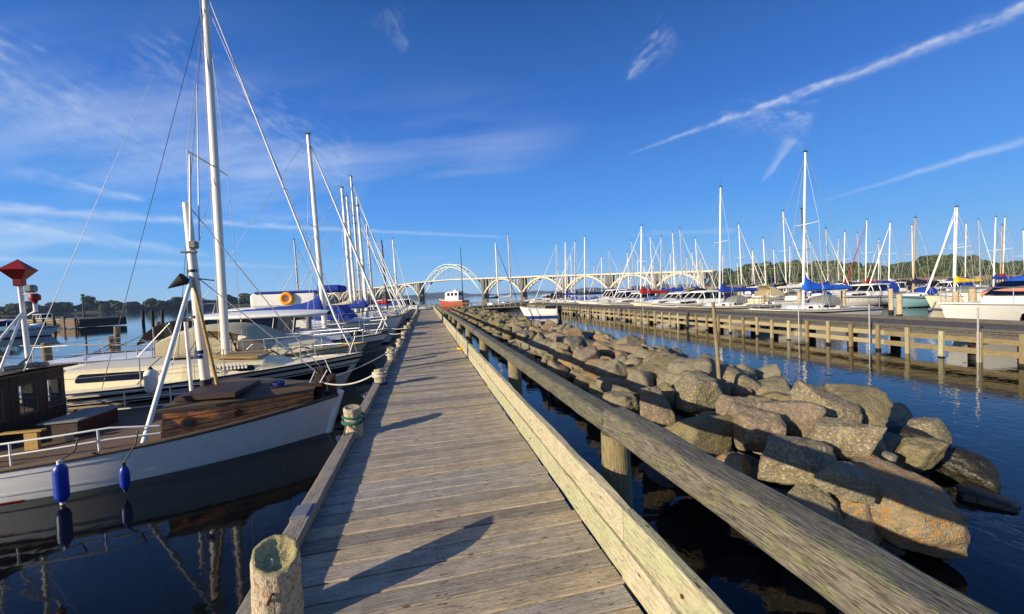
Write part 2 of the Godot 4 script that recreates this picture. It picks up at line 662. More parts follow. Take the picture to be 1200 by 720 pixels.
	T.bark = tex(layered(S, S, Color(0.735, 0.69, 0.59), [[n1, 0.45, 0.75, 0.55, Color(0.60, 0.55, 0.45)], [n5, 0.62, 0.75, 0.8, Color(0.36, 0.30, 0.22)], [n3, 0.62, 0.8, 0.6, Color(0.42, 0.36, 0.28)], [n4, 0.66, 0.78, 0.6, Color(0.62, 0.40, 0.18)]]))
	T.grime = tex(layered(S, S, Color(1, 1, 1), [[n1, 0.55, 0.9, 0.12, Color(0.62, 0.58, 0.48)], [n5, 0.66, 0.84, 0.12, Color(0.60, 0.56, 0.48)], [n3, 0.72, 0.9, 0.14, Color(0.5, 0.46, 0.4)]]))
	T.concrete = tex(layered(S, S, Color(0.68, 0.65, 0.58), [[n1, 0.45, 0.8, 0.6, Color(0.50, 0.48, 0.43)], [n5, 0.6, 0.8, 0.4, Color(0.40, 0.38, 0.34)]]))
	T.leaf = tex(layered(S, S, Color(0.235, 0.30, 0.12), [[n1, 0.4, 0.8, 0.7, Color(0.13, 0.19, 0.08)], [n2, 0.55, 0.85, 0.6, Color(0.31, 0.34, 0.15)]]))
	# ripples on the water
	var R := 1024
	var w1 := gray(31, R, R, 0.008, 4)
	var w2 := gray(32, R, R, 0.028, 3)
	var wb := PackedByteArray()
	wb.resize(R * R)
	for i in R * R:
		wb[i] = (w1[i] + w2[i]) / 2
	T.ripple = gray_tex(wb, R, R)

	for k in [["water_calm", 0.13], ["water_rippled", 0.45]]:
		var m := mat(k[0], Color(0.045, 0.06, 0.065), 0.04)
		triplanar(m, null, Vector3(0.14, 0.14, 0.14), true, T.ripple, k[1])
		m.metallic_specular = 0.30 if k[0] == "water_calm" else 0.36
	for k in [["deck_a", 0.93, 0.92, 0.90], ["deck_b", 0.84, 0.835, 0.82], ["deck_c", 0.98, 0.945, 0.875], ["deck_d", 0.77, 0.76, 0.755], ["deck_e", 0.90, 0.915, 0.93]]:
		uvmapped(mat(k[0], Color(k[1], k[2], k[3]), 0.85), T.deck, Vector2(0.62, 2.2), T.wood_relief, 0.4)
	uvmapped(mat("kerb", Color(0.80, 0.80, 0.80), 0.85), T.deck, Vector2(0.5, 2.0), T.wood_relief, 0.4)
	uvmapped(mat("rail", Color(1, 1, 1), 0.8), T.rail, Vector2(0.95, 2.6), T.wood_relief, 0.8)
	uvmapped(mat("rail_b", Color(0.92, 0.94, 0.92), 0.8), T.rail, Vector2(0.9, 2.6), T.wood_relief, 0.8)
	uvmapped(mat("board", Color(1, 1, 1), 0.8), T.board, Vector2(0.8, 2.4), T.wood_relief, 0.6)
	uvmapped(mat("board_b", Color(0.94, 0.97, 0.93), 0.8), T.board, Vector2(0.75, 2.4), T.wood_relief, 0.6)
	uvmapped(mat("post", Color(0.72, 0.68, 0.60), 0.8), T.board, Vector2(0.6, 1.6), T.wood_relief, 0.6)
	uvmapped(mat("jetty_rail", Color(0.86, 0.83, 0.78), 0.8), T.board, Vector2(0.45, 2.0), T.wood_relief, 0.3)
	uvmapped(mat("jetty_deck", Color(0.50, 0.51, 0.52), 0.85), T.deck, Vector2(0.45, 2.0))
	uvmapped(mat("varnish", Color(1.45, 1.42, 1.3), 0.38), T.varnish, Vector2(0.6, 3.0), T.wood_relief, 0.12)
	uvmapped(mat("dark_wood", Color(0.40, 0.36, 0.33), 0.6), T.varnish, Vector2(0.6, 3.0), T.wood_relief, 0.15)
	uvmapped(mat("old_deck", Color(0.55, 0.48, 0.42), 0.8), T.deck, Vector2(0.6, 3.0))
	uvmapped(mat("pale_wood", Color(1.0, 0.85, 0.55), 0.5), T.board, Vector2(0.6, 3.0))
	triplanar(mat("tar_wood", Color(0.045, 0.04, 0.034), 0.7), null, Vector3(2, 2, 2), true, T.rock_relief, 0.5)
	triplanar(mat("bark", Color(1, 1, 1), 0.9), T.bark, Vector3(3.1, 1.6, 3.1), true, T.rock_relief, 1.2)
	triplanar(mat("pile", Color(0.72, 0.68, 0.62), 0.9), T.bark, Vector3(2.2, 0.9, 2.2), true, T.rock_relief, 1.0)
	triplanar(mat("pile_wet", Color(0.16, 0.13, 0.09), 0.6), T.rock_gray, Vector3(2, 2, 2), true, T.rock_relief, 0.6)
	triplanar(mat("jetty_post", Color(1.0, 1.0, 0.97), 0.9), T.bark, Vector3(1.6, 0.7, 1.6), true, T.rock_relief, 0.8)
	triplanar(mat("moss", Color(1.35, 1.36, 1.16), 0.95), T.rock_lichen, Vector3(5, 5, 5), true, T.rock_relief, 1.5)
	for k in ["gray", "pink", "olive", "orange", "lichen"]:
		triplanar(mat("rock_" + k, Color(0.93, 0.93, 0.90), 0.88), T["rock_" + k], Vector3(0.95, 0.95, 0.95), true, T.rock_relief, 3.4)
	triplanar(mat("rock_wet", Color(0.30, 0.30, 0.25), 0.45), T.rock_olive, Vector3(0.9, 0.9, 0.9), true, T.rock_relief, 1.8)
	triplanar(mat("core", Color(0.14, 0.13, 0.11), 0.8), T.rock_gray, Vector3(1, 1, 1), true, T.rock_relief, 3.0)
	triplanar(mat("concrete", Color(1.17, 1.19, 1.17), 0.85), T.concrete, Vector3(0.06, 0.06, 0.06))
	triplanar(mat("shaded_pier_concrete", Color(0.62, 0.63, 0.63), 0.9), T.concrete, Vector3(0.06, 0.06, 0.06))  # darker than the deck concrete: shade on the pier walls put into the colour
	mat("bridge_steel", Color(0.76, 0.80, 0.76), 0.5)
	triplanar(mat("leaf", Color(1, 1, 1), 0.75), T.leaf, Vector3(0.05, 0.05, 0.05))
	triplanar(mat("leaf_b", Color(1.25, 1.12, 0.82), 0.75), T.leaf, Vector3(0.05, 0.05, 0.05))
	triplanar(mat("leaf_c", Color(0.78, 0.92, 0.95), 0.75), T.leaf, Vector3(0.05, 0.05, 0.05))
	mat("trunk", Color(0.22, 0.17, 0.12), 0.9)
	triplanar(mat("meadow", Color(0.42, 0.39, 0.24), 0.95), T.concrete, Vector3(0.03, 0.03, 0.03))
	triplanar(mat("reed", Color(0.86, 0.74, 0.52), 0.95), T.concrete, Vector3(0.1, 0.1, 0.1))
	mat("far_hill", Color(0.22, 0.27, 0.20), 0.95)
	# boats
	for k in [["white_paint", 0.90, 0.90, 0.87], ["old_white", 0.93, 0.92, 0.89], ["cream", 0.87, 0.83, 0.68], ["ivory", 0.90, 0.87, 0.76], ["pale_blue", 0.56, 0.74, 0.80], ["navy", 0.045, 0.06, 0.14], ["gray_paint", 0.50, 0.50, 0.47], ["red_paint", 0.62, 0.13, 0.07], ["orange_paint", 0.70, 0.31, 0.19], ["green_paint", 0.12, 0.28, 0.2], ["black_paint", 0.05, 0.05, 0.055]]:
		triplanar(mat(k[0], Color(k[1], k[2], k[3]), 0.32), T.grime, Vector3(0.7, 0.7, 0.7))
	for k in [["blue_canvas", 0.04, 0.21, 0.58], ["sky_canvas", 0.03, 0.34, 0.76], ["navy_canvas", 0.06, 0.085, 0.26], ["red_canvas", 0.62, 0.04, 0.07], ["beige_canvas", 0.72, 0.68, 0.55], ["gray_canvas", 0.46, 0.47, 0.45], ["black_canvas", 0.03, 0.03, 0.035], ["yellow_canvas", 0.88, 0.75, 0.16], ["salmon_canvas", 0.74, 0.46, 0.37], ["white_canvas", 0.86, 0.86, 0.83]]:
		triplanar(mat(k[0], Color(k[1], k[2], k[3]), 0.85), T.grime, Vector3(0.9, 0.9, 0.9), true, T.rock_relief, 0.5)
	mat("mast", Color(0.88, 0.86, 0.80), 0.35, 0.1)
	mat("mast_gray", Color(0.66, 0.66, 0.64), 0.35, 0.3)
	mat("mast_dark", Color(0.12, 0.11, 0.11), 0.4, 0.1)
	uvmapped(mat("mast_wood", Color(0.95, 0.86, 0.72), 0.4), T.board, Vector2(0.3, 3.0))
	mat("steel", Color(0.70, 0.70, 0.70), 0.38, 0.85)
	mat("wire", Color(0.62, 0.62, 0.62), 0.4, 0.4)
	mat("glass_dark", Color(0.035, 0.04, 0.045), 0.06)
	var g := mat("pane", Color(0.6, 0.65, 0.65, 0.12), 0.03)
	g.transparency = BaseMaterial3D.TRANSPARENCY_ALPHA
	mat("rubber", Color(0.03, 0.03, 0.03), 0.6)
	mat("blue_fender", Color(0.03, 0.20, 0.58), 0.4)
	mat("white_fender", Color(0.86, 0.85, 0.80), 0.45)
	mat("rope_white", Color(0.78, 0.76, 0.70), 0.9)
	mat("rope_green", Color(0.10, 0.36, 0.30), 0.9)
	mat("rope_blue", Color(0.10, 0.16, 0.42), 0.9)
	mat("rope_gray", Color(0.34, 0.33, 0.30), 0.9)
	mat("galvanised", Color(0.55, 0.56, 0.57), 0.45, 0.6)
	mat("yellow_plastic", Color(0.93, 0.66, 0.03), 0.4)
	mat("red_plastic", Color(0.52, 0.02, 0.03), 0.5)
	mat("orange_plastic", Color(0.95, 0.60, 0.08), 0.45)
	mat("curtain", Color(0.82, 0.81, 0.76), 0.9)
	triplanar(mat("weed", Color(0.10, 0.13, 0.05), 0.7), T.leaf, Vector3(3, 3, 3))
	mat("rust", Color(0.36, 0.16, 0.07), 0.85)


# ------------------------------------------------------------------ water, shores, woods
func sheet(x0: float, x1: float, z0: float, z1: float, y: float) -> Geo:
	var g := Geo.new()
	g.quad(Vector3(x0, y, z0), Vector3(x1, y, z0), Vector3(x1, y, z1), Vector3(x0, y, z1), Vector3.UP)
	return g


func build_water_and_land():
	tag(part(sheet(-7000, 0, 60, -7500, 0), "water", "water_calm"), "still dark harbour water on the left of the pier", "", "", "structure")
	tag(part(sheet(0, 7000, 60, -7500, 0), "water", "water_rippled"), "rippled blue water on the right of the pier", "", "", "structure")
	# low blue hills far behind the bridge
	var n := FastNoiseLite.new()
	n.seed = 3
	n.frequency = 0.0011
	n.fractal_octaves = 4
	for d in [[2300.0, -500.0, 2300.0, 46.0], [3300.0, -2600.0, 2600.0, 60.0]]:
		var rows := []
		for j in 5:
			var row := PackedVector3Array()
			for i in 90:
				var x := lerpf(d[1], d[2], i / 89.0)
				var t: float = [0.0, 0.55, 1.0, 0.7, 0.0][j]
				var hgt := maxf(0.0, 0.35 + 0.9 * n.get_noise_2d(x, d[0]))
				row.append(Vector3(x, -0.5 + t * (5.0 + d[3] * hgt), -d[0] - j * 60.0))
			rows.append(row)
		var g := Geo.new()
		g.grid(rows, Vector3(0, 1, 0.3))
		tag(part(g, "hills", "far_hill"), "low wooded hills on the far side of the sound", "", "", "structure")
	# the left shore and the right shore
	var g2 := Geo.new()
	shore(g2, [Vector3(-1200, 0, -500), Vector3(-640, 0, -640), Vector3(-420, 0, -700), Vector3(-250, 0, -760), Vector3(-150, 0, -840), Vector3(-60, 0, -980)], 4.0, 60.0)
	tag(part(g2, "shore", "meadow"), "low green shore across the water on the left", "", "", "structure")
	var g3 := Geo.new()
	shore(g3, [Vector3(206, 0, -262), Vector3(222, 0, -252), Vector3(280, 0, -238), Vector3(360, 0, -218), Vector3(470, 0, -192), Vector3(700, 0, -130)], 3.0, 80.0)
	tag(part(g3, "shore", "reed"), "reed edged bank in front of the woods on the right", "", "", "structure")
	build_woods()


func shore(g: Geo, line: Array, h: float, deep: float):
	var rows := []
	for j in 4:
		var row := PackedVector3Array()
		for i in line.size():
			var a: Vector3 = line[maxi(i - 1, 0)]
			var b: Vector3 = line[mini(i + 1, line.size() - 1)]
			var back := Vector3(b.z - a.z, 0, -(b.x - a.x)).normalized()
			if back.z > 0:
				back = -back
			row.append(line[i] + back * [0.0, 3.0, 14.0, deep][j] + Vector3.UP * [-0.4, h * 0.5, h, h][j])
		rows.append(row)
	g.grid(rows, Vector3.UP)


func tree_proto(sd: int, w: float, h: float, n: int, leafmat: String) -> Node3D:
	var r := RandomNumberGenerator.new()
	r.seed = sd
	var t := Node3D.new()
	var g := Geo.new()
	var lobes := []
	var nl := 12
	for i in nl:
		var a := r.randf() * TAU
		var k := r.randf()
		lobes.append([Vector3(cos(a) * w * 0.30 * (1.0 - k * 0.4), h * (0.18 + 0.64 * k), sin(a) * w * 0.30 * (1.0 - k * 0.4)), w * r.randf_range(0.20, 0.31)])
	for i in n:
		var L = lobes[r.randi() % nl]
		var d := Vector3(r.randfn(), r.randfn(), r.randfn()).normalized()
		var p: Vector3 = L[0] + d * L[1] * pow(r.randf(), 0.35) * Vector3(1, 0.85, 1)
		var s := r.randf_range(0.6, 1.2) * w * 0.075
		var ax := (d + Vector3(r.randfn(), r.randfn(), r.randfn()) * 0.5).normalized()
		var u := ax.cross(Vector3(r.randfn(), r.randfn(), r.randfn())).normalized() * s
		var q := ax.cross(u).normalized() * s * 0.8
		g.quad(p - u - q * 0.3, p - q, p + u + q * 0.4, p + q, d)
	part(g, "crown", leafmat, t)
	var tr := Geo.new()
	tr.tube([Vector3(0, -1, 0), Vector3(0.1, h * 0.3, 0), Vector3(0, h * 0.75, 0.1)], [w * 0.035, w * 0.026, w * 0.008], 6, false)
	for i in 4:
		var L2 = lobes[i]
		tr.tube([Vector3(0.05, h * 0.26, 0), L2[0]], [w * 0.016, w * 0.005], 5, false)
	part(tr, "trunk", "trunk", t)
	return t


func build_woods():
	var protos := []
	for i in 8:
		protos.append(tree_proto(100 + i, [9.0, 11.0, 8.0, 12.0, 7.0, 10.0, 9.5, 8.5][i], [12.0, 13.0, 10.0, 12.5, 11.0, 14.0, 9.0, 12.0][i], 2600, ["leaf", "leaf_b", "leaf_c", "leaf", "leaf_b", "leaf", "leaf_b", "leaf_c"][i]))
	var r := RandomNumberGenerator.new()
	r.seed = 9
	# the right hand woods: bearing (x over -z) and how high the tops stand
	var prof := [[0.86, 0.043], [0.956, 0.0553], [1.05, 0.0637], [1.25, 0.0677], [1.39, 0.0592], [1.54, 0.0444], [1.66, 0.0565], [1.78, 0.0751], [1.866, 0.0798], [1.996, 0.062], [2.086, 0.0413], [2.18, 0.049], [2.4, 0.047], [2.9, 0.05]]
	for row in 3:
		for i in 62:
			var q := lerpf(0.845, 2.75, (i + r.randf_range(-0.4, 0.4)) / 61.0)
			var slope := 0.05
			for k in prof.size() - 1:
				if q <= prof[k + 1][0]:
					slope = lerpf(prof[k][1], prof[k + 1][1], clampf((q - prof[k][0]) / (prof[k + 1][0] - prof[k][0]), 0, 1))
					break
			var dist := lerpf(266.0, 196.0, (q - 0.87) / 1.6) + row * 17.0 + r.randf_range(-5, 5)
			var y0: float = [1.0, 2.0, 2.6][row]
			var hgt: float = (2.45 + slope * dist - y0) * [0.66, 0.88, 1.0][row] * r.randf_range(0.82, 1.06)
			var n := r.randi() % 8
			var tree: Node3D = protos[n].duplicate()
			put(tree, "tree")
			tree.position = Vector3(q * dist, y0, -dist)
			tree.rotation.y = r.randf() * TAU
			var s: float = hgt / [12.0, 13.0, 10.0, 12.5, 11.0, 14.0, 9.0, 12.0][n] * 1.12
			tree.scale = Vector3(s * r.randf_range(0.95, 1.3), s, s)
			tag(tree, ["bushy green tree along the front edge of the right hand woods", "green broadleaf tree in the midst of the right hand woods", "green tree at the back of the woods behind the marina"][row], "tree", "trees of the woods on the right")
	for row in 2:
		for i in 74:
			var t := (i + r.randf_range(-0.4, 0.4)) / 73.0
			var p := Vector3(lerpf(-900, -75, t), 0.6, 0)
			p.z = -(lerpf(590, 690, clampf(t / 0.6, 0, 1)) if t < 0.6 else lerpf(690, 985, (t - 0.6) / 0.4)) - 14.0 - row * 22.0 + r.randf_range(-6, 6)
			var gap := sin(t * 47.0) * sin(t * 19.0 + 1.0)
			if row == 0 and gap > 0.7:
				continue
			var tree: Node3D = protos[r.randi() % 8].duplicate()
			put(tree, "tree")
			tree.position = p
			tree.rotation.y = r.randf() * TAU
			var s := r.randf_range(0.9, 1.5) * (1.25 + 0.35 * gap)
			tree.scale = Vector3(s * 1.6, s * 0.95, s * 1.3)
			tag(tree, ["dark tree along the water's edge of the distant left shore", "dark tree standing behind the waterside trees of the left shore"][row], "tree", "trees of the distant left shore")
	for p in protos:
		p.free()


# ------------------------------------------------------------------ the bridge
func build_bridge():
	var A := Vector3(237.39, 0, -285.14)
	var u := Vector3(-0.63, 0, -0.777).normalized()
	var br := thing("arch_bridge", "long pale concrete road bridge with one tall steel arch over the sound", "bridge", A, atan2(-u.z, u.x))
	var top := func(s: float) -> float:
		var k := [[-80.0, 12.0], [0.0, 15.6], [43.0, 17.3], [140.0, 20.5], [258.0, 24.2], [322.0, 26.0], [386.0, 25.6], [445.0, 23.8], [565.0, 21.0], [760.0, 15.5]]
		for i in k.size() - 1:
			if s <= k[i + 1][0]:
				return lerpf(k[i][1], k[i + 1][1], (s - k[i][0]) / (k[i + 1][0] - k[i][0]))
		return 15.5
	var piers := [3.0, 43.0, 89.0, 140.0, 197.0, 258.0, 386.0, 445.0, 504.0, 563.0, 617.0, 668.0, 716.0]
	var deck := Geo.new()
	var s0 := -5.0
	while s0 < 755.0:
		var s1 := s0 + 10.0
		var a := Vector3(s0, (top as Callable).call(s0) - 0.6, 0)
		var b := Vector3(s1, (top as Callable).call(s1) - 0.6, 0)
		deck.bar(a, b, 11.0, 1.1)
		for z in [-5.3, 5.3]:
			deck.bar(a + Vector3(0, 1.0, z), b + Vector3(0, 1.0, z), 0.25, 0.22)
			for q in 4:
				var c := a.lerp(b, q / 4.0)
				deck.box(c + Vector3(0, 0.75, z), Vector3(0.2, 0.6, 0.2))
		s0 = s1
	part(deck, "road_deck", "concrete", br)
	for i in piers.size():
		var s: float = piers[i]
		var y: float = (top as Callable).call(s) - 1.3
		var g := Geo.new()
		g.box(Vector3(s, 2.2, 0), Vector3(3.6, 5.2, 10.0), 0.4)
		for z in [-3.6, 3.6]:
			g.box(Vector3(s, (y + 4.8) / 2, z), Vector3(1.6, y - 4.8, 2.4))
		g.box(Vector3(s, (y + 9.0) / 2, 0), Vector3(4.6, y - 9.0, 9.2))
		part(g, "pier", "shaded_pier_concrete", br)
	for i in piers.size() - 1:
		var s0b: float = piers[i]
		var s1b: float = piers[i + 1]
		if i == 5:
			continue
		var yt: float = minf((top as Callable).call(s0b), (top as Callable).call(s1b)) - 1.6
		var mid := (s0b + s1b) / 2
		yt = (top as Callable).call(mid) - 1.7
		var arch := func(s: float) -> float:
			var t := (s - mid) / ((s1b - s0b) / 2 - 1.5)
			return 4.6 + (yt - 4.6) * (1.0 - pow(absf(clampf(t, -1, 1)), 2.1))
		for z in [-3.6, 3.6]:
			var g := Geo.new()
			var n := 18
			for k in n:
				var a := lerpf(s0b + 1.5, s1b - 1.5, float(k) / n)
				var b := lerpf(s0b + 1.5, s1b - 1.5, (k + 1.0) / n)
				g.bar(Vector3(a, (arch as Callable).call(a), z), Vector3(b, (arch as Callable).call(b), z), 2.0, 1.75)
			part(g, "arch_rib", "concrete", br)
		var cols := 12
		for k in range(1, cols):
			var s := lerpf(s0b, s1b, float(k) / cols)
			var ya: float = (arch as Callable).call(s)
			var yb: float = (top as Callable).call(s) - 1.15
			if yb - ya < 0.9:
				continue
			var g := Geo.new()
			for z in [-3.6, 3.6]:
				g.box(Vector3(s, (ya + yb) / 2, z), Vector3(0.7, yb - ya, 0.9))
			g.box(Vector3(s, yb - 0.5, 0), Vector3(0.6, 0.8, 6.4))
			part(g, "spandrel_column", "concrete", br)
	# the steel arch: two latticed ribs with bracing between them, hangers down to the road
	var rise := func(s: float, k: float) -> float:
		var t := (s - 322.0) / 64.0
		return 4.5 + (42.0 - k) * (1.0 - pow(absf(t), 2.05)) - (0.0 if k < 1.0 else 1.4 * (1.0 - absf(t)))
	for z in [-5.9, 5.9]:
		var g := Geo.new()
		var n := 26
		for k in n:
			var a := lerpf(258.0, 386.0, float(k) / n)
			var b := lerpf(258.0, 386.0, (k + 1.0) / n)
			var a0 := Vector3(a, (rise as Callable).call(a, 0.0), z)
			var b0 := Vector3(b, (rise as Callable).call(b, 0.0), z)
			var a1 := Vector3(a, (rise as Callable).call(a, 2.6), z)
			var b1 := Vector3(b, (rise as Callable).call(b, 2.6), z)
			g.bar(a0, b0, 0.9, 0.8)
			g.bar(a1, b1, 0.9, 0.8)
			g.bar(a1, a0 if k % 2 == 0 else b0, 0.3, 0.3)
			if k % 2:
				g.bar(a1, a0, 0.3, 0.3)
		part(g, "steel_arch_rib", "bridge_steel", br)
		for k in range(1, 16):
			var s := 258.0 + k * 8.0
			var ya: float = (rise as Callable).call(s, 2.6)
			var yd: float = (top as Callable).call(s)
			if absf(ya - yd) > 1.5:
				var h := Geo.new()
				h.bar(Vector3(s, yd, z * 0.93), Vector3(s, ya, z), 0.35, 0.35)
				part(h, "hanger", "bridge_steel", br)
	for k in range(3, 24):
		var s := 258.0 + k * 128.0 / 26.0
		var y: float = (rise as Callable).call(s, 0.6)
		if y > (top as Callable).call(s) + 6.0:
			var g := Geo.new()
			g.bar(Vector3(s, y, -5.9), Vector3(s, y, 5.9), 0.4, 0.5)
			part(g, "cross_brace", "bridge_steel", br)


# ------------------------------------------------------------------ the pier
const DECK := 0.85
const BOLLARDS := [-2.1, -4.8, -7.4, -10.05, -12.7, -15.35, -18.0, -20.65, -23.3, -25.95, -28.6, -31.25, -33.9, -36.55, -39.2, -41.85, -44.5, -47.15]


func build_pier():
	rng.seed = 4
	var pier := thing("pier", "long grey wooden boardwalk pier running away from the viewer", "pier")
	var kinds := []
	for i in 16:
		var g := Geo.new()
		g.plank(1.95 + 0.012 * (i % 3), 0.1385 + 0.001 * (i % 4), 0.045, 0.005, Vector2(rng.randf() * 2.0, rng.randf()))
		kinds.append(g.mesh())
	var tones := ["deck_a", "deck_b", "deck_c", "deck_a", "deck_d", "deck_e", "deck_a", "deck_c"]
	var z := 0.75
	for i in 300:
		var m := part(kinds[rng.randi() % 16], "plank", tones[rng.randi() % 8], pier)
		m.position = Vector3(rng.randf_range(-0.008, 0.008), DECK - 0.0225 + rng.randf_range(-0.0025, 0.0025), z)
		m.rotation = Vector3(rng.randf_range(-0.012, 0.012), rng.randf_range(-0.0016, 0.0016) + (PI if i % 2 else 0.0), 0)
		z -= 0.150
	var far := Geo.new()
	for i in 40:
		var k := far.v.size()
		far.plank(1.95, 0.141, 0.045, 0.004, Vector2(rng.randf() * 2.0, rng.randf()))
		far.moved(Transform3D(Basis(), Vector3(0, DECK - 0.0225, z)), k)
		z -= 0.150
	tag(part(far, "planks", "deck_a", pier), "", "", "", "stuff")
	var behind := Geo.new()
	for i in 18:
		var k := behind.v.size()
		behind.plank(1.95, 0.141, 0.045, 0.004, Vector2(rng.randf() * 2.0, rng.randf()))
		behind.moved(Transform3D(Basis(), Vector3(0, DECK - 0.0225, 0.90 + i * 0.15)), k)
	tag(part(behind, "planks", "deck_a", pier), "", "", "", "stuff")
	# screw heads in rows over the beams, as far as they show
	var sg := Geo.new()
	for i in 70:
		for x in [-0.8, 0.0, 0.02, 0.84]:
			for e in [-0.04, 0.042]:
				var c := Vector3(x + rng.randf_range(-0.015, 0.015), DECK + 0.0035, 0.75 - i * 0.150 + e + rng.randf_range(-0.006, 0.006))
				var ring := PackedVector3Array()
				for k in 6:
					ring.append(c + Vector3(cos(k * TAU / 6.0), 0, sin(k * TAU / 6.0)) * 0.0055)
				sg.fan(ring, Vector3.UP)
	tag(part(sg, "screw_heads", "rust", pier), "", "", "", "stuff")
	var turn := Basis(Vector3.UP, PI / 2)
	for x in [-0.86, 0.0, 0.86]:
		var g := Geo.new()
		g.timber(54.0, 0.12, 0.18, 0.01, 5, 10)
		part(g, "stringer", "jetty_deck", pier, Transform3D(turn, Vector3(x, DECK - 0.14, -24.0)))
	# kerb timbers between the bollards
	for i in 19:
		if i == 0:
			continue
		var a: float = 0.6 if i == 1 else BOLLARDS[i - 1] - 0.10
		var b: float = (BOLLARDS[i] + 0.10) if i < 18 else -50.2
		var g := Geo.new()
		g.timber(a - b, 0.125, 0.078, 0.012, 60 + i, 14, 0.005, Vector2(rng.randf() * 2, rng.randf()))
		part(g, "kerb_timber", "kerb", pier, Transform3D(turn, Vector3(-0.93, DECK + 0.043, (a + b) / 2)))
	# piles on the right side, below the railing, and cross beams
	for i in 17:
		var zz := -2.5 - i * 3.2
		var g := Geo.new()
		g.tube([Vector3(0.75, -1.2, zz), Vector3(0.75, DECK - 0.06, zz)], 0.12, 12)
		part(g, "pile", "pile", pier)
		var c := Geo.new()
		c.box(Vector3(0, DECK - 0.32, zz + 0.16), Vector3(2.05, 0.18, 0.12), 0.01)
		part(c, "cross_beam", "jetty_deck", pier)
	# bollards: pile heads that stand up through the deck along the kerb
	var rc := RandomNumberGenerator.new()
	rc.seed = 12
	for i in 18:
		bollard(i, rc)


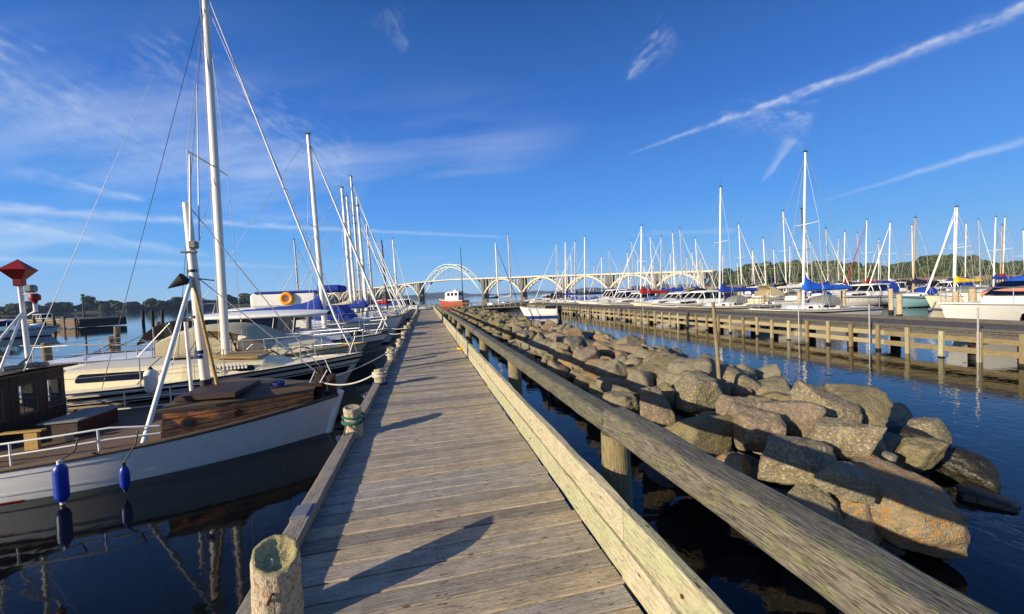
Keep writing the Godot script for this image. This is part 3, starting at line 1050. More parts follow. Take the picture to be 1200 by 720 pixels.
func bollard(i: int, rc: RandomNumberGenerator):
	var names := ["pale weathered wooden bollard with mossy hollow top and rusty nail, nearest the viewer", "pale bollard wound with green rope, second along the pier edge", "bollard wrapped in pale and blue rope, third along the pier edge", "wooden bollard with white rope turns, fourth along the pier edge", "wooden bollard, fifth along the pier edge"]
	var o := thing("bollard", names[i] if i < 5 else "weathered wooden bollard far along the left edge of the pier", "bollard", Vector3(-0.79 if i == 0 else -0.885, 0, BOLLARDS[i]), 0, "bollards along the left edge of the pier")
	var nz := FastNoiseLite.new()
	nz.seed = 40 + i
	nz.noise_type = FastNoiseLite.TYPE_SIMPLEX_SMOOTH
	nz.frequency = 1.0
	nz.fractal_octaves = 4
	var r := 0.112 + (-0.005 if i == 0 else rc.randf_range(-0.01, 0.008))
	var h := DECK + (0.365 if i == 0 else 0.345 + rc.randf_range(-0.03, 0.04))
	var sides := 40 if i < 3 else 16
	var n := 22 if i < 3 else 8
	var cut := 0.05 if i == 0 else rc.randf_range(-0.03, 0.03)
	var lean := Vector3(rc.randf_range(-0.03, 0.03), 0, rc.randf_range(-0.03, 0.03))
	if i == 0:
		lean = Vector3(0.012, 0, 0.03)
	var rows := []
	var ys := [-1.0, 0.2, 0.7]
	for k in n:
		ys.append(lerpf(0.8, h, (k + 1.0) / n))
	for y in ys:
		var row := PackedVector3Array()
		for j in sides + 1:
			var a := TAU * (j % sides) / sides
			var e := 1.0 + 0.10 * nz.get_noise_3d(cos(a) * 2.2, y * 3.0, sin(a) * 2.2) + 0.035 * nz.get_noise_3d(cos(a) * 9.0, y * 14.0, sin(a) * 9.0)
			var t := clampf((y - 0.8) / (h - 0.8), 0, 1)
			var rr := r * e * (1.0 - (0.015 if i == 0 else 0.05) * t)
			var yy: float = y + cut * t * cos(a + 2.2) * 1.0
			if t >= 1.0:
				rr *= 0.955
			row.append(Vector3(cos(a) * rr, yy, sin(a) * rr) + lean * t)
		rows.append(row)
	var g := Geo.new()
	g.grid(rows, Vector3.ZERO, true)
	part(g, "post", "bark", o)
	# the top: a worn hollow with moss
	var tr := []
	var rim: PackedVector3Array = rows[rows.size() - 1]
	var c := Vector3.ZERO
	for j in sides:
		c += rim[j]
	c /= sides
	for q in [[1.0, 0.0], [0.93, 0.006], [0.8, 0.003], [0.68, -0.010 if i == 0 else -0.002], [0.45, -0.018 if i == 0 else -0.006], [0.2, -0.014 if i == 0 else -0.008], [0.0, -0.016 if i == 0 else -0.008]]:
		var row := PackedVector3Array()
		for j in sides + 1:
			var p: Vector3 = c + (rim[j % sides] - c) * q[0]
			p.y += q[1] + 0.018 * nz.get_noise_3d(p.x * 26.0, p.z * 26.0, 3.0) * (1.0 - q[0])
			row.append(p)
		tr.append(row)
	var g2 := Geo.new()
	g2.grid(tr, Vector3.UP, true)
	part(g2, "worn_top", "moss" if i == 0 else "bark", o)
	if i == 0:
		var g3 := Geo.new()
		var dir := Vector3(0.18, 0, 0.98).normalized()
		var p0 := Vector3(0, h - 0.125, 0) + dir * r * 0.9
		g3.tube([p0, p0 + dir * 0.035, p0 + dir * 0.045 + Vector3(-0.012, -0.02, 0), p0 + dir * 0.04 + Vector3(-0.02, -0.04, 0)], [0.006, 0.006, 0.006, 0.009], 8)
		part(g3, "bent_nail", "rust", o)
	# turns of rope lie round most of the others: things of their own
	if i == 0:
		return
	var cols := ["rope_green", "rope_white", "rope_white", "rope_white", "rope_blue", "rope_white"]
	var col: String = cols[i - 1] if i < 7 else ["rope_white", "rope_white", "rope_blue", "rope_gray"][rc.randi() % 4]
	var pts := []
	var turns := 3 if i < 4 else 2
	var y0 := DECK + 0.17 + rc.randf_range(-0.03, 0.05)
	var nn := turns * 14
	for k in nn + 1:
		var a := TAU * k / 14.0 + 0.6
		var rr := r * 1.07 + 0.010 + 0.006 * sin(k * 1.7)
		pts.append(Vector3(-0.885 + cos(a) * rr, y0 + k * 0.021 / 14.0 * 1.6 + 0.012 * sin(a * 0.5 + i), BOLLARDS[i] + sin(a) * rr) + lean * 0.5)
	var gr := Geo.new()
	gr.tube(pts, 0.013, 7)
	var word: String = {"rope_green": "green", "rope_white": "off-white", "rope_blue": "blue", "rope_gray": "grey"}[col]
	var where: String = ["", "second", "third", "fourth", "fifth", "sixth", "seventh"][i] + " bollard from the viewer" if i < 7 else "a far bollard of the pier"
	tag(part(gr, "mooring_rope", col), "turns of %s mooring rope round the %s" % [word, where] if i < 7 else "turns of %s mooring rope round %s" % [word, where], "rope", "rope turns on the bollards")
	if i == 2:
		var gb := Geo.new()
		var pb := []
		for k in 20:
			var a := TAU * k / 13.0
			pb.append(Vector3(-0.885 + cos(a) * (r * 1.1 + 0.012), DECK + 0.045 + k * 0.002, BOLLARDS[i] + sin(a) * (r * 1.1 + 0.012)))
		gb.tube(pb, 0.014, 7)
		tag(part(gb, "mooring_rope", "rope_blue"), "blue rope round the foot of the third bollard from the viewer", "rope", "rope turns on the bollards")


func build_railing():
	rng.seed = 21
	var o := thing("railing", "weathered wooden railing with thick top rail and kick boards along the pier", "railing")
	var turn := Basis(Vector3.UP, PI / 2)
	for i in 18:
		var z := 0.7 - i * 3.2
		var g := Geo.new()
		g.tube([Vector3(1.29, -0.9, z), Vector3(1.29, 0.3, z), Vector3(1.285, 0.9, z), Vector3(1.28, 1.428, z)], [0.115, 0.11, 0.105, 0.10], 20)
		part(g, "rail_post", "post", o)
	# the top rail: one heavy rounded timber per two bays, butted over a post
	var z0 := 3.9
	var k := 0
	while z0 > -53.0:
		var l := 6.4
		var g := Geo.new()
		g.timber(l - 0.006, 0.180 + (0.018 if k == 0 else 0.0), 0.150 + (0.026 if k == 0 else 0.0), 0.04, 200 + k, 60 if k < 3 else 16, 0.008, Vector2(k * 0.37, k * 0.21))
		part(g, "top_rail", ["rail", "rail_b"][k % 2], o, Transform3D(Basis(Vector3.UP, PI / 2 + [0.0, 0.004, -0.003, 0.002, 0.0, 0.003, 0.0, 0.0, 0.0][k]), Vector3(1.272 + [0.012, -0.012, -0.004, 0.0, 0.004, 0.0, 0.0, 0.0, 0.0][k], 1.505 + [0.018, -0.004, 0.0, 0.004, 0.0, 0.0, 0.0, 0.0, 0.0][k], z0 - l / 2)))
		z0 -= l
		k += 1
	# two kick boards, one above the other
	var zb := 2.9
	k = 0
	while zb > -52.0:
		var l := 4.8
		for q in 2:
			var g := Geo.new()
			g.timber(l - 0.005, 0.062, 0.186 if q == 0 else 0.19, 0.008, 300 + k * 2 + q, 26 if k < 3 else 10, 0.004, Vector2(k * 0.61 + q * 0.3, k * 0.13 + q * 0.5))
			part(g, "kick_board", ["board", "board_b"][(k + q) % 2], o, Transform3D(Basis(Vector3.UP, PI / 2 + rng.randf_range(-0.001, 0.001)), Vector3(1.022 + q * 0.014 + rng.randf_range(-0.003, 0.003), DECK + 0.100 + q * 0.194, zb - l / 2)))
		zb -= l
		k += 1
	for i in 23:
		var g2 := Geo.new()
		for q in 2:
			g2.tube([Vector3(0.989 + q * 0.014, DECK + 0.1 + q * 0.19, 1.0 - i * 2.4), Vector3(0.984 + q * 0.014, DECK + 0.1 + q * 0.19, 1.0 - i * 2.4)], 0.009, 8)
		part(g2, "bolt", "rust", o)
	# the cross fence and cross jetty at the pier's far end
	var e := thing("cross_jetty", "wooden cross jetty with pale rails at the far end of the pier", "jetty", Vector3(0, 0, -53.0))
	var d := Geo.new()
	d.box(Vector3(6.5, DECK - 0.05, -6.0), Vector3(17.5, 0.1, 2.6))
	d.box(Vector3(0.0, DECK - 0.05, -1.8), Vector3(2.4, 0.1, 5.8))
	part(d, "deck", "jetty_deck", e)
	for i in 20:
		var g := Geo.new()
		g.box(Vector3(-1.8 + i * 0.85, DECK + 0.06, -4.66), Vector3(0.1, 0.98, 0.1))
		part(g, "post", "jetty_rail", e)
	for y in [0.50, DECK + 0.52]:
		for i in 5:
			var g := Geo.new()
			g.box(Vector3(-0.2 + i * 3.4, y, -4.58), Vector3(3.38, 0.15, 0.06))
			part(g, "rail", "jetty_rail", e)
	for i in 6:
		var g := Geo.new()
		g.tube([Vector3(-1.5 + i * 3.2, -1, -5.2), Vector3(-1.5 + i * 3.2, DECK - 0.1, -5.2)], 0.13, 8)
		part(g, "pile", "tar_wood", e)


# ------------------------------------------------------------------ the second jetty
func build_jetty():
	rng.seed = 33
	var o := thing("jetty", "second wooden jetty with a dark deck and pale lattice rails, beyond the breakwater", "jetty", Vector3(15.3, 0, 0))
	var g := Geo.new()
	var z := 4.0
	while z > -62.0:
		var k := g.v.size()
		g.plank(2.78, 0.145, 0.05, 0.004, Vector2(rng.randf() * 2, rng.randf()))
		g.moved(Transform3D(Basis(Vector3.UP, rng.randf_range(-0.002, 0.002)), Vector3(1.42, DECK - 0.025 + rng.randf_range(-0.003, 0.003), z)), k)
		z -= 0.152
	tag(part(g, "planks", "jetty_deck", o), "", "", "", "stuff")
	var turn := Basis(Vector3.UP, PI / 2)
	for i in 14:
		for e in [[0.10, DECK - 0.145, 0.10, 0.16, "fascia"], [2.72, DECK + 0.07, 0.13, 0.13, "kerb"], [0.115, DECK + 0.045, 0.12, 0.08, "kerb"]]:
			var t := Geo.new()
			t.timber(4.78, e[2], e[3], 0.008, 400 + i, 6, 0.003, Vector2(rng.randf() * 2, rng.randf()))
			part(t, e[4], "jetty_deck", o, Transform3D(turn, Vector3(e[0], e[1], 1.6 - i * 4.8)))
	# pale uprights and two runs of boards on the face
	var pm := []
	for i in 5:
		var t := Geo.new()
		t.timber(0.84 + 0.03 * i, 0.10, 0.095, 0.008, 430 + i, 4, 0.003, Vector2(rng.randf() * 2, rng.randf()))
		pm.append(t.mesh())
	var wg := Geo.new()
	wg.box(Vector3.ZERO, Vector3(0.55, 0.13, 0.125), 0.02)
	var wet := wg.mesh()
	for i in 78:
		var m := part(pm[rng.randi() % 5], "upright", ["jetty_rail", "jetty_rail", "board_b", "post"][rng.randi() % 4], o)
		m.transform = Transform3D(Basis(Vector3.RIGHT, rng.randf_range(-0.022, 0.022)) * Basis(Vector3.BACK, PI / 2 + rng.randf_range(-0.012, 0.012)), Vector3(-0.055, DECK - 0.41 - rng.randf() * 0.06, 3.1 - i * 0.83 + rng.randf_range(-0.04, 0.04)))
		if i % 2 == 0:
			m.rotate_object_local(Vector3.RIGHT, PI)
		if i % 2 == 0:
			var wf := part(wet, "wet_foot", "pile_wet", m)
			wf.position = Vector3(-0.62, 0, 0)
	var rm := []
	for i in 5:
		var t := Geo.new()
		t.timber(3.31, 0.05, 0.165, 0.006, 450 + i, 8, 0.004, Vector2(rng.randf() * 2, rng.randf()))
		rm.append(t.mesh())
	for i in 20:
		for y in [DECK - 0.245, DECK - 0.565]:
			part(rm[rng.randi() % 5], "face_board", ["jetty_rail", "jetty_rail", "post"][rng.randi() % 3], o, Transform3D(turn * Basis(Vector3.RIGHT, rng.randf_range(-0.02, 0.02)), Vector3(0.022, y + rng.randf_range(-0.008, 0.008), 1.6 - i * 3.32)))
	for i in 21:
		for x in [0.35, 2.5]:
			var t := Geo.new()
			t.tube([Vector3(x, -1.2, 2.0 - i * 3.32), Vector3(x, DECK - 0.06, 2.0 - i * 3.32)], 0.15, 10)
			part(t, "pile", "tar_wood", o)
		var c := Geo.new()
		c.box(Vector3(1.4, DECK - 0.33, 2.0 - i * 3.32), Vector3(2.5, 0.2, 0.16))
		part(c, "cross_beam", "tar_wood", o)


# ------------------------------------------------------------------ the breakwater
func rock_mesh(sd: int, sub: int, blocky: float, rough: float) -> ArrayMesh:
	var r := RandomNumberGenerator.new()
	r.seed = sd
	var pl := []
	var np := 8 + int(r.randf() * 6)
	for i in np:
		pl.append([Vector3(r.randfn(), r.randfn(), r.randfn()).normalized(), r.randf_range(0.62, 1.0)])
	if blocky > 0.0:
		for ax in 3:
			for sg in [-1.0, 1.0]:
				var d := Vector3(r.randfn(), r.randfn(), r.randfn()) * 0.16
				d[ax] += sg
				pl.append([d.normalized(), lerpf(0.95, 0.74, blocky)])
	var nz := FastNoiseLite.new()
	nz.seed = sd
	nz.noise_type = FastNoiseLite.TYPE_SIMPLEX_SMOOTH
	nz.frequency = 1.0
	nz.fractal_octaves = 5
	# an icosphere
	var t := (1.0 + sqrt(5.0)) / 2.0
	var vs := [Vector3(-1, t, 0), Vector3(1, t, 0), Vector3(-1, -t, 0), Vector3(1, -t, 0), Vector3(0, -1, t), Vector3(0, 1, t), Vector3(0, -1, -t), Vector3(0, 1, -t), Vector3(t, 0, -1), Vector3(t, 0, 1), Vector3(-t, 0, -1), Vector3(-t, 0, 1)]
	var fs := [[0, 11, 5], [0, 5, 1], [0, 1, 7], [0, 7, 10], [0, 10, 11], [1, 5, 9], [5, 11, 4], [11, 10, 2], [10, 7, 6], [7, 1, 8], [3, 9, 4], [3, 4, 2], [3, 2, 6], [3, 6, 8], [3, 8, 9], [4, 9, 5], [2, 4, 11], [6, 2, 10], [8, 6, 7], [9, 8, 1]]
	for i in vs.size():
		vs[i] = vs[i].normalized()
	for s in sub:
		var mids := {}
		var nf := []
		for f in fs:
			var m := []
			for e in [[f[0], f[1]], [f[1], f[2]], [f[2], f[0]]]:
				var key := mini(e[0], e[1]) * 100000 + maxi(e[0], e[1])
				if not mids.has(key):
					mids[key] = vs.size()
					vs.append((vs[e[0]] + vs[e[1]]).normalized())
				m.append(mids[key])
			nf.append_array([[f[0], m[0], m[2]], [f[1], m[1], m[0]], [f[2], m[2], m[1]], m])
		fs = nf
	var g := Geo.new()
	for d in vs:
		var acc := 0.0
		for p in pl:
			var c: float = d.dot(p[0])
			if c > 0.05:
				acc += pow(c / p[1], 22.0)
		var rad := pow(maxf(acc, 1e-6), -1.0 / 22.0)
		rad = minf(rad, 1.5)
		var q: Vector3 = d * rad
		rad *= 1.0 + rough * (0.10 * nz.get_noise_3dv(q * 1.3) + 0.055 * nz.get_noise_3dv(q * 4.0 + Vector3(5, 5, 5)) + 0.02 * nz.get_noise_3dv(q * 13.0))
		g.v.append(d * rad)
		g.uv.append(Vector2.ZERO)
	for f in fs:
		g.ix.append_array([f[0], f[1], f[2]])
	# to a unit size: -0.5 .. 0.5 along every axis
	var lo := Vector3(9, 9, 9)
	var hi := -lo
	for p in g.v:
		lo = lo.min(p)
		hi = hi.max(p)
	for i in g.v.size():
		g.v[i] = (g.v[i] - (lo + hi) * 0.5) / (hi - lo)
	return g.mesh()


func build_breakwater():
	# the hidden core that carries the boulders
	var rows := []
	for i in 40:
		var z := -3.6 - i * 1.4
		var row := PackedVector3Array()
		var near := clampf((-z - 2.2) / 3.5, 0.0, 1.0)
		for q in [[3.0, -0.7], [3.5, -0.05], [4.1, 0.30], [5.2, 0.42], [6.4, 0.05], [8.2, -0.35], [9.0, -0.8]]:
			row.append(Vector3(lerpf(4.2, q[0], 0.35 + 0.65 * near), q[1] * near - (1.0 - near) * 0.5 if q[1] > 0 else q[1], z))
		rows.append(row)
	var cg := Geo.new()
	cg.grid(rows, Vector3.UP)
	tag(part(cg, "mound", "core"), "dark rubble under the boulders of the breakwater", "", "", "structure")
	# boulders that the photograph lets one tell apart: x, y, z, width, height, depth, tilt, yaw, rock, look, label
	var H := [
		[4.12, 0.36, -2.60, 1.24, 0.70, 0.95, -7.0, 0.1, "orange", 1.0, "broad flat boulder with orange lichen at the near end of the breakwater"],
		[3.50, 0.72, -2.62, 0.66, 0.34, 0.50, -14.0, 0.2, "gray", 0.2, "smooth grey elongated boulder lying on the dark one beside the orange boulder"],
		[3.78, 0.22, -2.74, 0.74, 0.60, 0.70, -8.0, 0.5, "orange", 0.3, "dark rounded boulder with an orange top under the flat orange boulder"],
		[3.42, 0.25, -2.82, 0.62, 0.62, 0.60, -25.0, -0.3, "gray", 0.6, "shaded leaning boulder low beside the railing at the near end"],
		[3.50, 0.70, -3.05, 0.90, 0.46, 0.70, -12.0, 0.15, "lichen", 0.5, "speckled grey boulder with a yellow patch behind the elongated one"],
		[4.20, 0.80, -3.12, 0.90, 0.48, 0.62, -12.0, 0.1, "lichen", 0.3, "long grey boulder covered in pale lichen spots above the flat orange boulder"],
		[4.86, 0.86, -3.80, 1.15, 0.50, 0.66, -24.0, 0.2, "lichen", 0.3, "sloping lichen covered slab on top of the breakwater"],
		[5.47, 0.80, -3.92, 1.08, 0.58, 0.72, -16.0, 0.1, "olive", 0.8, "angular flat topped boulder jutting towards the open water"],
		[5.30, 0.46, -3.16, 0.72, 0.46, 0.60, -4.0, 0.1, "olive", 0.3, "rounded greyish boulder with orange lichen at its edge, right of the flat one"],
		[6.22, 0.12, -3.28, 0.92, 0.58, 0.70, -6.0, 0.0, "wet", 0.3, "dark wet boulder with green algae at the water's edge on the right"],
		[5.86, -0.04, -2.88, 0.74, 0.34, 0.60, 4.0, 0.3, "wet", 0.4, "low wet boulder awash at the right end of the breakwater"],
		[3.62, 0.80, -3.60, 0.74, 0.54, 0.66, -10.0, 0.4, "pink", 0.4, "pinkish orange boulder crossed by the rail's shadow"],
		[4.18, 0.86, -3.74, 0.92, 0.48, 0.70, -16.0, 0.2, "pink", 0.3, "tan boulder with a white lichen patch on top"],
		[3.02, 0.46, -3.42, 0.66, 0.50, 0.60, -6.0, 0.2, "orange", 0.5, "shaded boulder with yellow lichen streak close to the top rail"],
		[3.10, 0.62, -4.02, 0.98, 0.74, 0.80, -6.0, 0.6, "olive", 0.5, "large grey green block in the shade of the railing"],
		[3.30, 0.60, -5.14, 0.60, 0.86, 0.66, 4.0, 0.2, "pink", 0.9, "upright pinkish brown block beside the top rail"],
		[4.07, 0.78, -5.12, 0.94, 0.64, 0.80, -4.0, 0.2, "lichen", 0.5, "pointed brown boulder peppered with white lichen left of the leaning stake"],
		[4.30, 0.80, -6.50, 1.00, 0.74, 0.84, 8.0, 0.3, "olive", 0.8, "big tan faceted boulder standing highest in the middle of the breakwater"],
		[5.72, 0.55, -5.96, 0.86, 0.66, 0.80, -18.0, 0.4, "olive", 0.5, "dark olive ridged boulder right of the leaning stake"],
		[5.55, 0.48, -5.20, 0.66, 0.44, 0.60, -6.0, 0.3, "olive", 0.2, "low brown boulder in front of the dark ridged one"],
		[5.72, 0.50, -7.30, 0.70, 0.62, 0.66, 6.0, 0.0, "gray", 0.6, "dark shaded boulder behind the big tan faceted one"],
		[3.97, 0.78, -4.32, 0.64, 0.40, 0.56, -5.0, 0.3, "pink", 0.7, "small pinkish boulder with a dark broken face in the middle"],
		[6.69, 0.34, -6.30, 0.50, 0.42, 0.46, 0.0, 0.1, "gray", 0.6, "small dark block at the outer edge by the open water"],
		[3.78, 0.66, -7.25, 0.88, 0.76, 0.80, -8.0, 0.4, "gray", 0.7, "grey boulder with a sunlit angular face under the rail's shadow"],
		[5.15, 0.66, -9.20, 1.14, 0.74, 0.86, -6.0, 0.1, "pink", 0.4, "long tan pink boulder on the crest by the water"],
		[3.09, 0.45, -5.90, 0.78, 0.58, 0.70, 0.0, 0.1, "gray", 0.5, "shaded grey boulder low against the pier"],
		[3.98, 0.02, -2.72, 0.70, 0.46, 0.60, 0.0, 0.1, "wet", 0.3, "dark boulder half under water beneath the flat orange one"],
		[3.42, 0.10, -3.20, 0.60, 0.55, 0.55, 0.0, 0.1, "wet", 0.5, "black wet boulder deep in the gap beside the railing"],
	]
	var hm := []
	for k in H.size():
		var h = H[k]
		var m := part(rock_mesh(500 + k * 7, 4, h[9], 1.0), "boulder", "rock_" + h[8])
		var b := Basis(Vector3.UP, -atan2(h[0], -h[2]) + h[7]) * Basis(Vector3.BACK, deg_to_rad(h[6] * 0.6))
		m.transform = Transform3D(b * Basis.from_scale(Vector3(h[3] * maxf(0.7, cos(atan2(h[0], -h[2]) - 0.22)), h[4] * 1.02, h[5] * 0.80) * (0.98 if k == 0 else 0.90)), Vector3(h[0], h[1], h[2]))
		tag(m, h[10], "boulder", "boulders of the breakwater")
		hm.append(Vector3(h[0], h[1], h[2]))
	# the rest of the heap
	var protos := []
	for i in 14:
		protos.append(rock_mesh(900 + i * 13, 3, 0.25 + 0.05 * i, 1.1))
	var r := RandomNumberGenerator.new()
	r.seed = 77
	var spots := []
	var z := -2.3
	while z > -54.0:
		var step := 0.54
		var near := clampf((-z - 1.9) / 4.0, 0.25, 1.0)
		var x := 3.2
		while x < 8.7:
			var px := x + r.randf_range(-0.2, 0.2)
			var pz := z + r.randf_range(-0.25, 0.25)
			# the section of the heap: steep towards the pier, flat topped, sloping to the open water
			var y := 0.0
			if px < 3.7:
				y = lerpf(-0.05, 0.66, clampf((px - 3.0) / 0.8, 0, 1))
			elif px < 5.6:
				y = 0.66 + 0.10 * sin(px * 3.0 + pz)
			else:
				y = lerpf(0.66, -0.22, clampf((px - 5.6) / 2.6, 0, 1))
			y = y * near - (1.0 - near) * 0.25
			var ok := true
			if pz > -9.6:
				for q in hm:
					if Vector2(q.x - px, q.z - pz).length() < 0.40:
						ok = false
			if pz > -3.0 or (px > 5.0 and pz > -3.7) or (px < 3.3 and pz > -3.5):
				ok = false
			if px > 6.4 + 2.2 * clampf((-pz - 3.0) / 4.0, 0, 1):
				ok = false
			if ok:
				spots.append(Vector3(px, y + r.randf_range(-0.10, 0.14), pz))
			x += step * r.randf_range(0.9, 1.1)
		z -= step
	var kinds := ["gray", "olive", "gray", "olive", "gray", "lichen", "olive", "gray", "lichen", "pink", "orange"]
	var mm_at := []
	var count := 0
	for s in spots:
		var sc := Vector3(r.randf_range(0.62, 1.05), r.randf_range(0.52, 0.80), r.randf_range(0.55, 0.88)) * r.randf_range(0.72, 1.0)
		var b := Basis(Vector3.UP, r.randf() * TAU) * Basis(Vector3(r.randfn(), 0, r.randfn()).normalized(), r.randf_range(-0.7, 0.7)) * Basis.from_scale(sc)
		var xf := Transform3D(b, s)
		var which: int = r.randi() % 14
		var kind: String = kinds[r.randi() % 11]
		if s.y < 0.10:
			kind = "wet"
		if count < 270:
			var m := part(protos[which], "boulder", "rock_" + kind, null, xf)
			var zone := "at the breakwater's waterline" if kind == "wet" else ("on the breakwater's pier side" if s.x < 3.8 else ("on the breakwater's crest" if s.x < 5.8 else "on the breakwater's outer slope"))
			var w: String = {"gray": "grey", "olive": "olive brown", "pink": "pinkish", "lichen": "lichen spotted", "orange": "orange stained", "wet": "dark wet"}[kind]
			var mean := (sc.x + sc.y + sc.z) / 3.0
			var form := "upright " if sc.y > sc.x * 0.98 else ("long flat " if sc.x > sc.y * 1.75 else ("large " if mean > 0.80 else ("small " if mean < 0.60 else "")))
			var nth: String = ["first", "first", "second", "third", "fourth", "fifth", "sixth", "seventh", "eighth", "ninth", "tenth", "eleventh", "twelfth", "thirteenth"][clampi(int(round((-s.z - 2.5) / 3.2)) + 1, 0, 13)]
			tag(m, form + w + " boulder " + zone + ", level with " + nth + " rail post", "boulder", "boulders of the breakwater")
			count += 1
		else:
			mm_at.append([xf, which])
	# small stones wedged in the gaps
	var sm := MultiMesh.new()
	sm.transform_format = MultiMesh.TRANSFORM_3D
	sm.mesh = rock_mesh(4321, 2, 0.5, 1.0)
	sm.instance_count = 420
	for i in 420:
		var p := Vector3(r.randf_range(3.3, 7.4), 0.0, -3.0 - 22.0 * pow(r.randf(), 1.4))
		p.y = 0.12 + 0.42 * clampf(1.0 - absf(p.x - 4.9) / 2.6, 0.0, 1.0) + r.randf_range(-0.1, 0.1)
		if p.z > -5.0 and p.x > 4.9:
			p.z -= 4.0
		var q := r.randf_range(0.14, 0.34)
		sm.set_instance_transform(i, Transform3D(Basis(Vector3.UP, r.randf() * TAU) * Basis(Vector3.RIGHT, r.randf() * 3.0) * Basis.from_scale(Vector3(q * 1.3, q * 0.8, q)), p))
	var si := MultiMeshInstance3D.new()
	si.multimesh = sm
	si.material_override = M.rock_gray
	put(si, "rubble")
	tag(si, "small stones wedged between the boulders of the breakwater", "rubble", "", "stuff")
	var mm := MultiMesh.new()
	mm.transform_format = MultiMesh.TRANSFORM_3D
	mm.mesh = protos[3]
	mm.instance_count = mm_at.size()
	for i in mm_at.size():
		mm.set_instance_transform(i, mm_at[i][0])
	var mi := MultiMeshInstance3D.new()
	mi.multimesh = mm
	mi.material_override = M.rock_olive
	put(mi, "boulders")
	tag(mi, "boulders at the far end of the breakwater", "boulders", "", "stuff")


# ------------------------------------------------------------------ boats
# A hull points its bow to +x; y = 0 is the waterline. Keys: L length, B beam, fb / fm / fs freeboard at bow, middle and stern, rake of the stem,
# tr width of the transom, full fullness of the bow.
class Hull:
	var L := 9.0
	var B := 2.9
	var fb := 1.1
	var fm := 0.8
	var fs := 0.85
	var rake := 1.0
	var tr := 0.7
	var full := 2.2
	var keel := 0.35

	func half(s: float) -> float:
		if s <= 0.45:
			return B / 2 * lerpf(tr, 1.0, sin(s / 0.45 * PI / 2))
		return B / 2 * maxf(0.0, 1.0 - pow((s - 0.45) / 0.55, full))

	func sheer(s: float) -> float:
		if s < 0.4:
			return lerpf(fs, fm, smoothstep(0.0, 0.4, s))
		return fm + (fb - fm) * pow((s - 0.4) / 0.6, 1.7)

	func at(s: float, u: float, side: float, off := 0.0) -> Vector3:
		var w := half(s) + off
		var k := 1.0 - 0.22 * u - 0.78 * pow(u, 3.2)
		var fine := clampf((s - 0.5) / 0.5, 0, 1)
		k = lerpf(k, k * (1.0 - 0.55 * u), fine)
		return Vector3(-L / 2 + (L - rake * u) * s, lerpf(sheer(s), -keel, u), side * w * k)

	func deck(s: float, side: float, inset := 0.0, up := 0.0) -> Vector3:
		var p := at(s, 0.0, side)
		p.z = side * maxf(0.0, half(s) - inset)
		p.y += up
		return p

	# s for a given x on deck
	func s_of(x: float) -> float:
		return clampf((x + L / 2) / L, 0.0, 1.0)

	func skin(n := 22, m := 9) -> Geo:
		var rows := []
		for i in n + 1:
			var s := float(i) / n
			s = 1.0 - pow(1.0 - s, 1.25)
			var row := PackedVector3Array()
			for j in range(m, 0, -1):
				row.append(at(s, 1.0 - pow(float(j) / m, 1.0), -1.0))
			row.append(at(s, 1.0, 0.0))
			for j in range(1, m + 1):
				row.append(at(s, 1.0 - float(j) / m, 1.0))
			rows.append(row)
		var g := Geo.new()
		g.grid(rows)
		g.fan(rows[0], Vector3.LEFT)
		return g

	# a painted band between two distances below the sheer
	func band(d0: float, d1: float, off := 0.006, s0 := 0.0, s1 := 1.0, wl := false) -> Geo:
		var g := Geo.new()
		for side in [-1.0, 1.0]:
			var rows := []
			for i in 25:
				var s := lerpf(s0, s1, i / 24.0)
				var row := PackedVector3Array()
				for k in 4:
					var d := lerpf(d0, d1, k / 3.0)
					var h := sheer(s) + keel
					var u := (sheer(s) - d) / h if wl else d / h
					row.append(at(s, clampf(u, 0, 1), side, off))
				rows.append(row)
			g.grid(rows, Vector3(0.15, 0, side))
		return g

	func lid(drop := 0.03, inset := 0.02, camber := 0.05) -> Geo:
		var rows := []
		for i in 21:
			var s := i / 20.0
			var row := PackedVector3Array()
			for j in 7:
				var q := j / 3.0 - 1.0
				var w := maxf(0.0, half(s) - inset)
				row.append(Vector3(-L / 2 + L * s, sheer(s) - drop + camber * (1.0 - q * q), q * w))
			rows.append(row)
		var g := Geo.new()
		g.grid(rows, Vector3.UP)
		return g

	func rub(r := 0.025, d := 0.0, off := 0.01) -> Geo:
		var g := Geo.new()
		for side in [-1.0, 1.0]:
			var pts := []
			for i in 25:
				var s := i / 24.0
				var p := at(s, d / (sheer(s) + keel), side, off)
				pts.append(p)
			g.tube(pts, r, 6)
		return g


func hull_of(P: Dictionary) -> Hull:
	var h := Hull.new()
	for k in ["L", "B", "fb", "fm", "fs", "rake", "tr", "full", "keel"]:
		if P.has(k):
			h.set(k, P[k])
	return h


# A cabin lofted through stations [x, half width below, half width above, y below, y above].
func cabin_ring(s: Array, crown := 0.05) -> PackedVector3Array:
	var r := PackedVector3Array()
	r.append(Vector3(s[0], s[3], -s[1]))
	r.append(Vector3(s[0], lerpf(s[3], s[4], 0.86), -lerpf(s[1], s[2], 0.86)))
	r.append(Vector3(s[0], s[4], -s[2] * 0.94))
	r.append(Vector3(s[0], s[4] + crown * 0.75, -s[2] * 0.5))
	r.append(Vector3(s[0], s[4] + crown, 0))
	r.append(Vector3(s[0], s[4] + crown * 0.75, s[2] * 0.5))
	r.append(Vector3(s[0], s[4], s[2] * 0.94))
	r.append(Vector3(s[0], lerpf(s[3], s[4], 0.86), lerpf(s[1], s[2], 0.86)))
	r.append(Vector3(s[0], s[3], s[1]))
	return r


func cabin(st: Array, crown := 0.05) -> Geo:
	var rows := []
	for s in st:
		rows.append(cabin_ring(s, crown))
	var g := Geo.new()
	g.grid(rows, Vector3.ZERO, false, Vector2.ZERO, false)
	g.fan(rows[0], Vector3.LEFT)
	g.fan(rows[rows.size() - 1], Vector3.RIGHT)
	return g


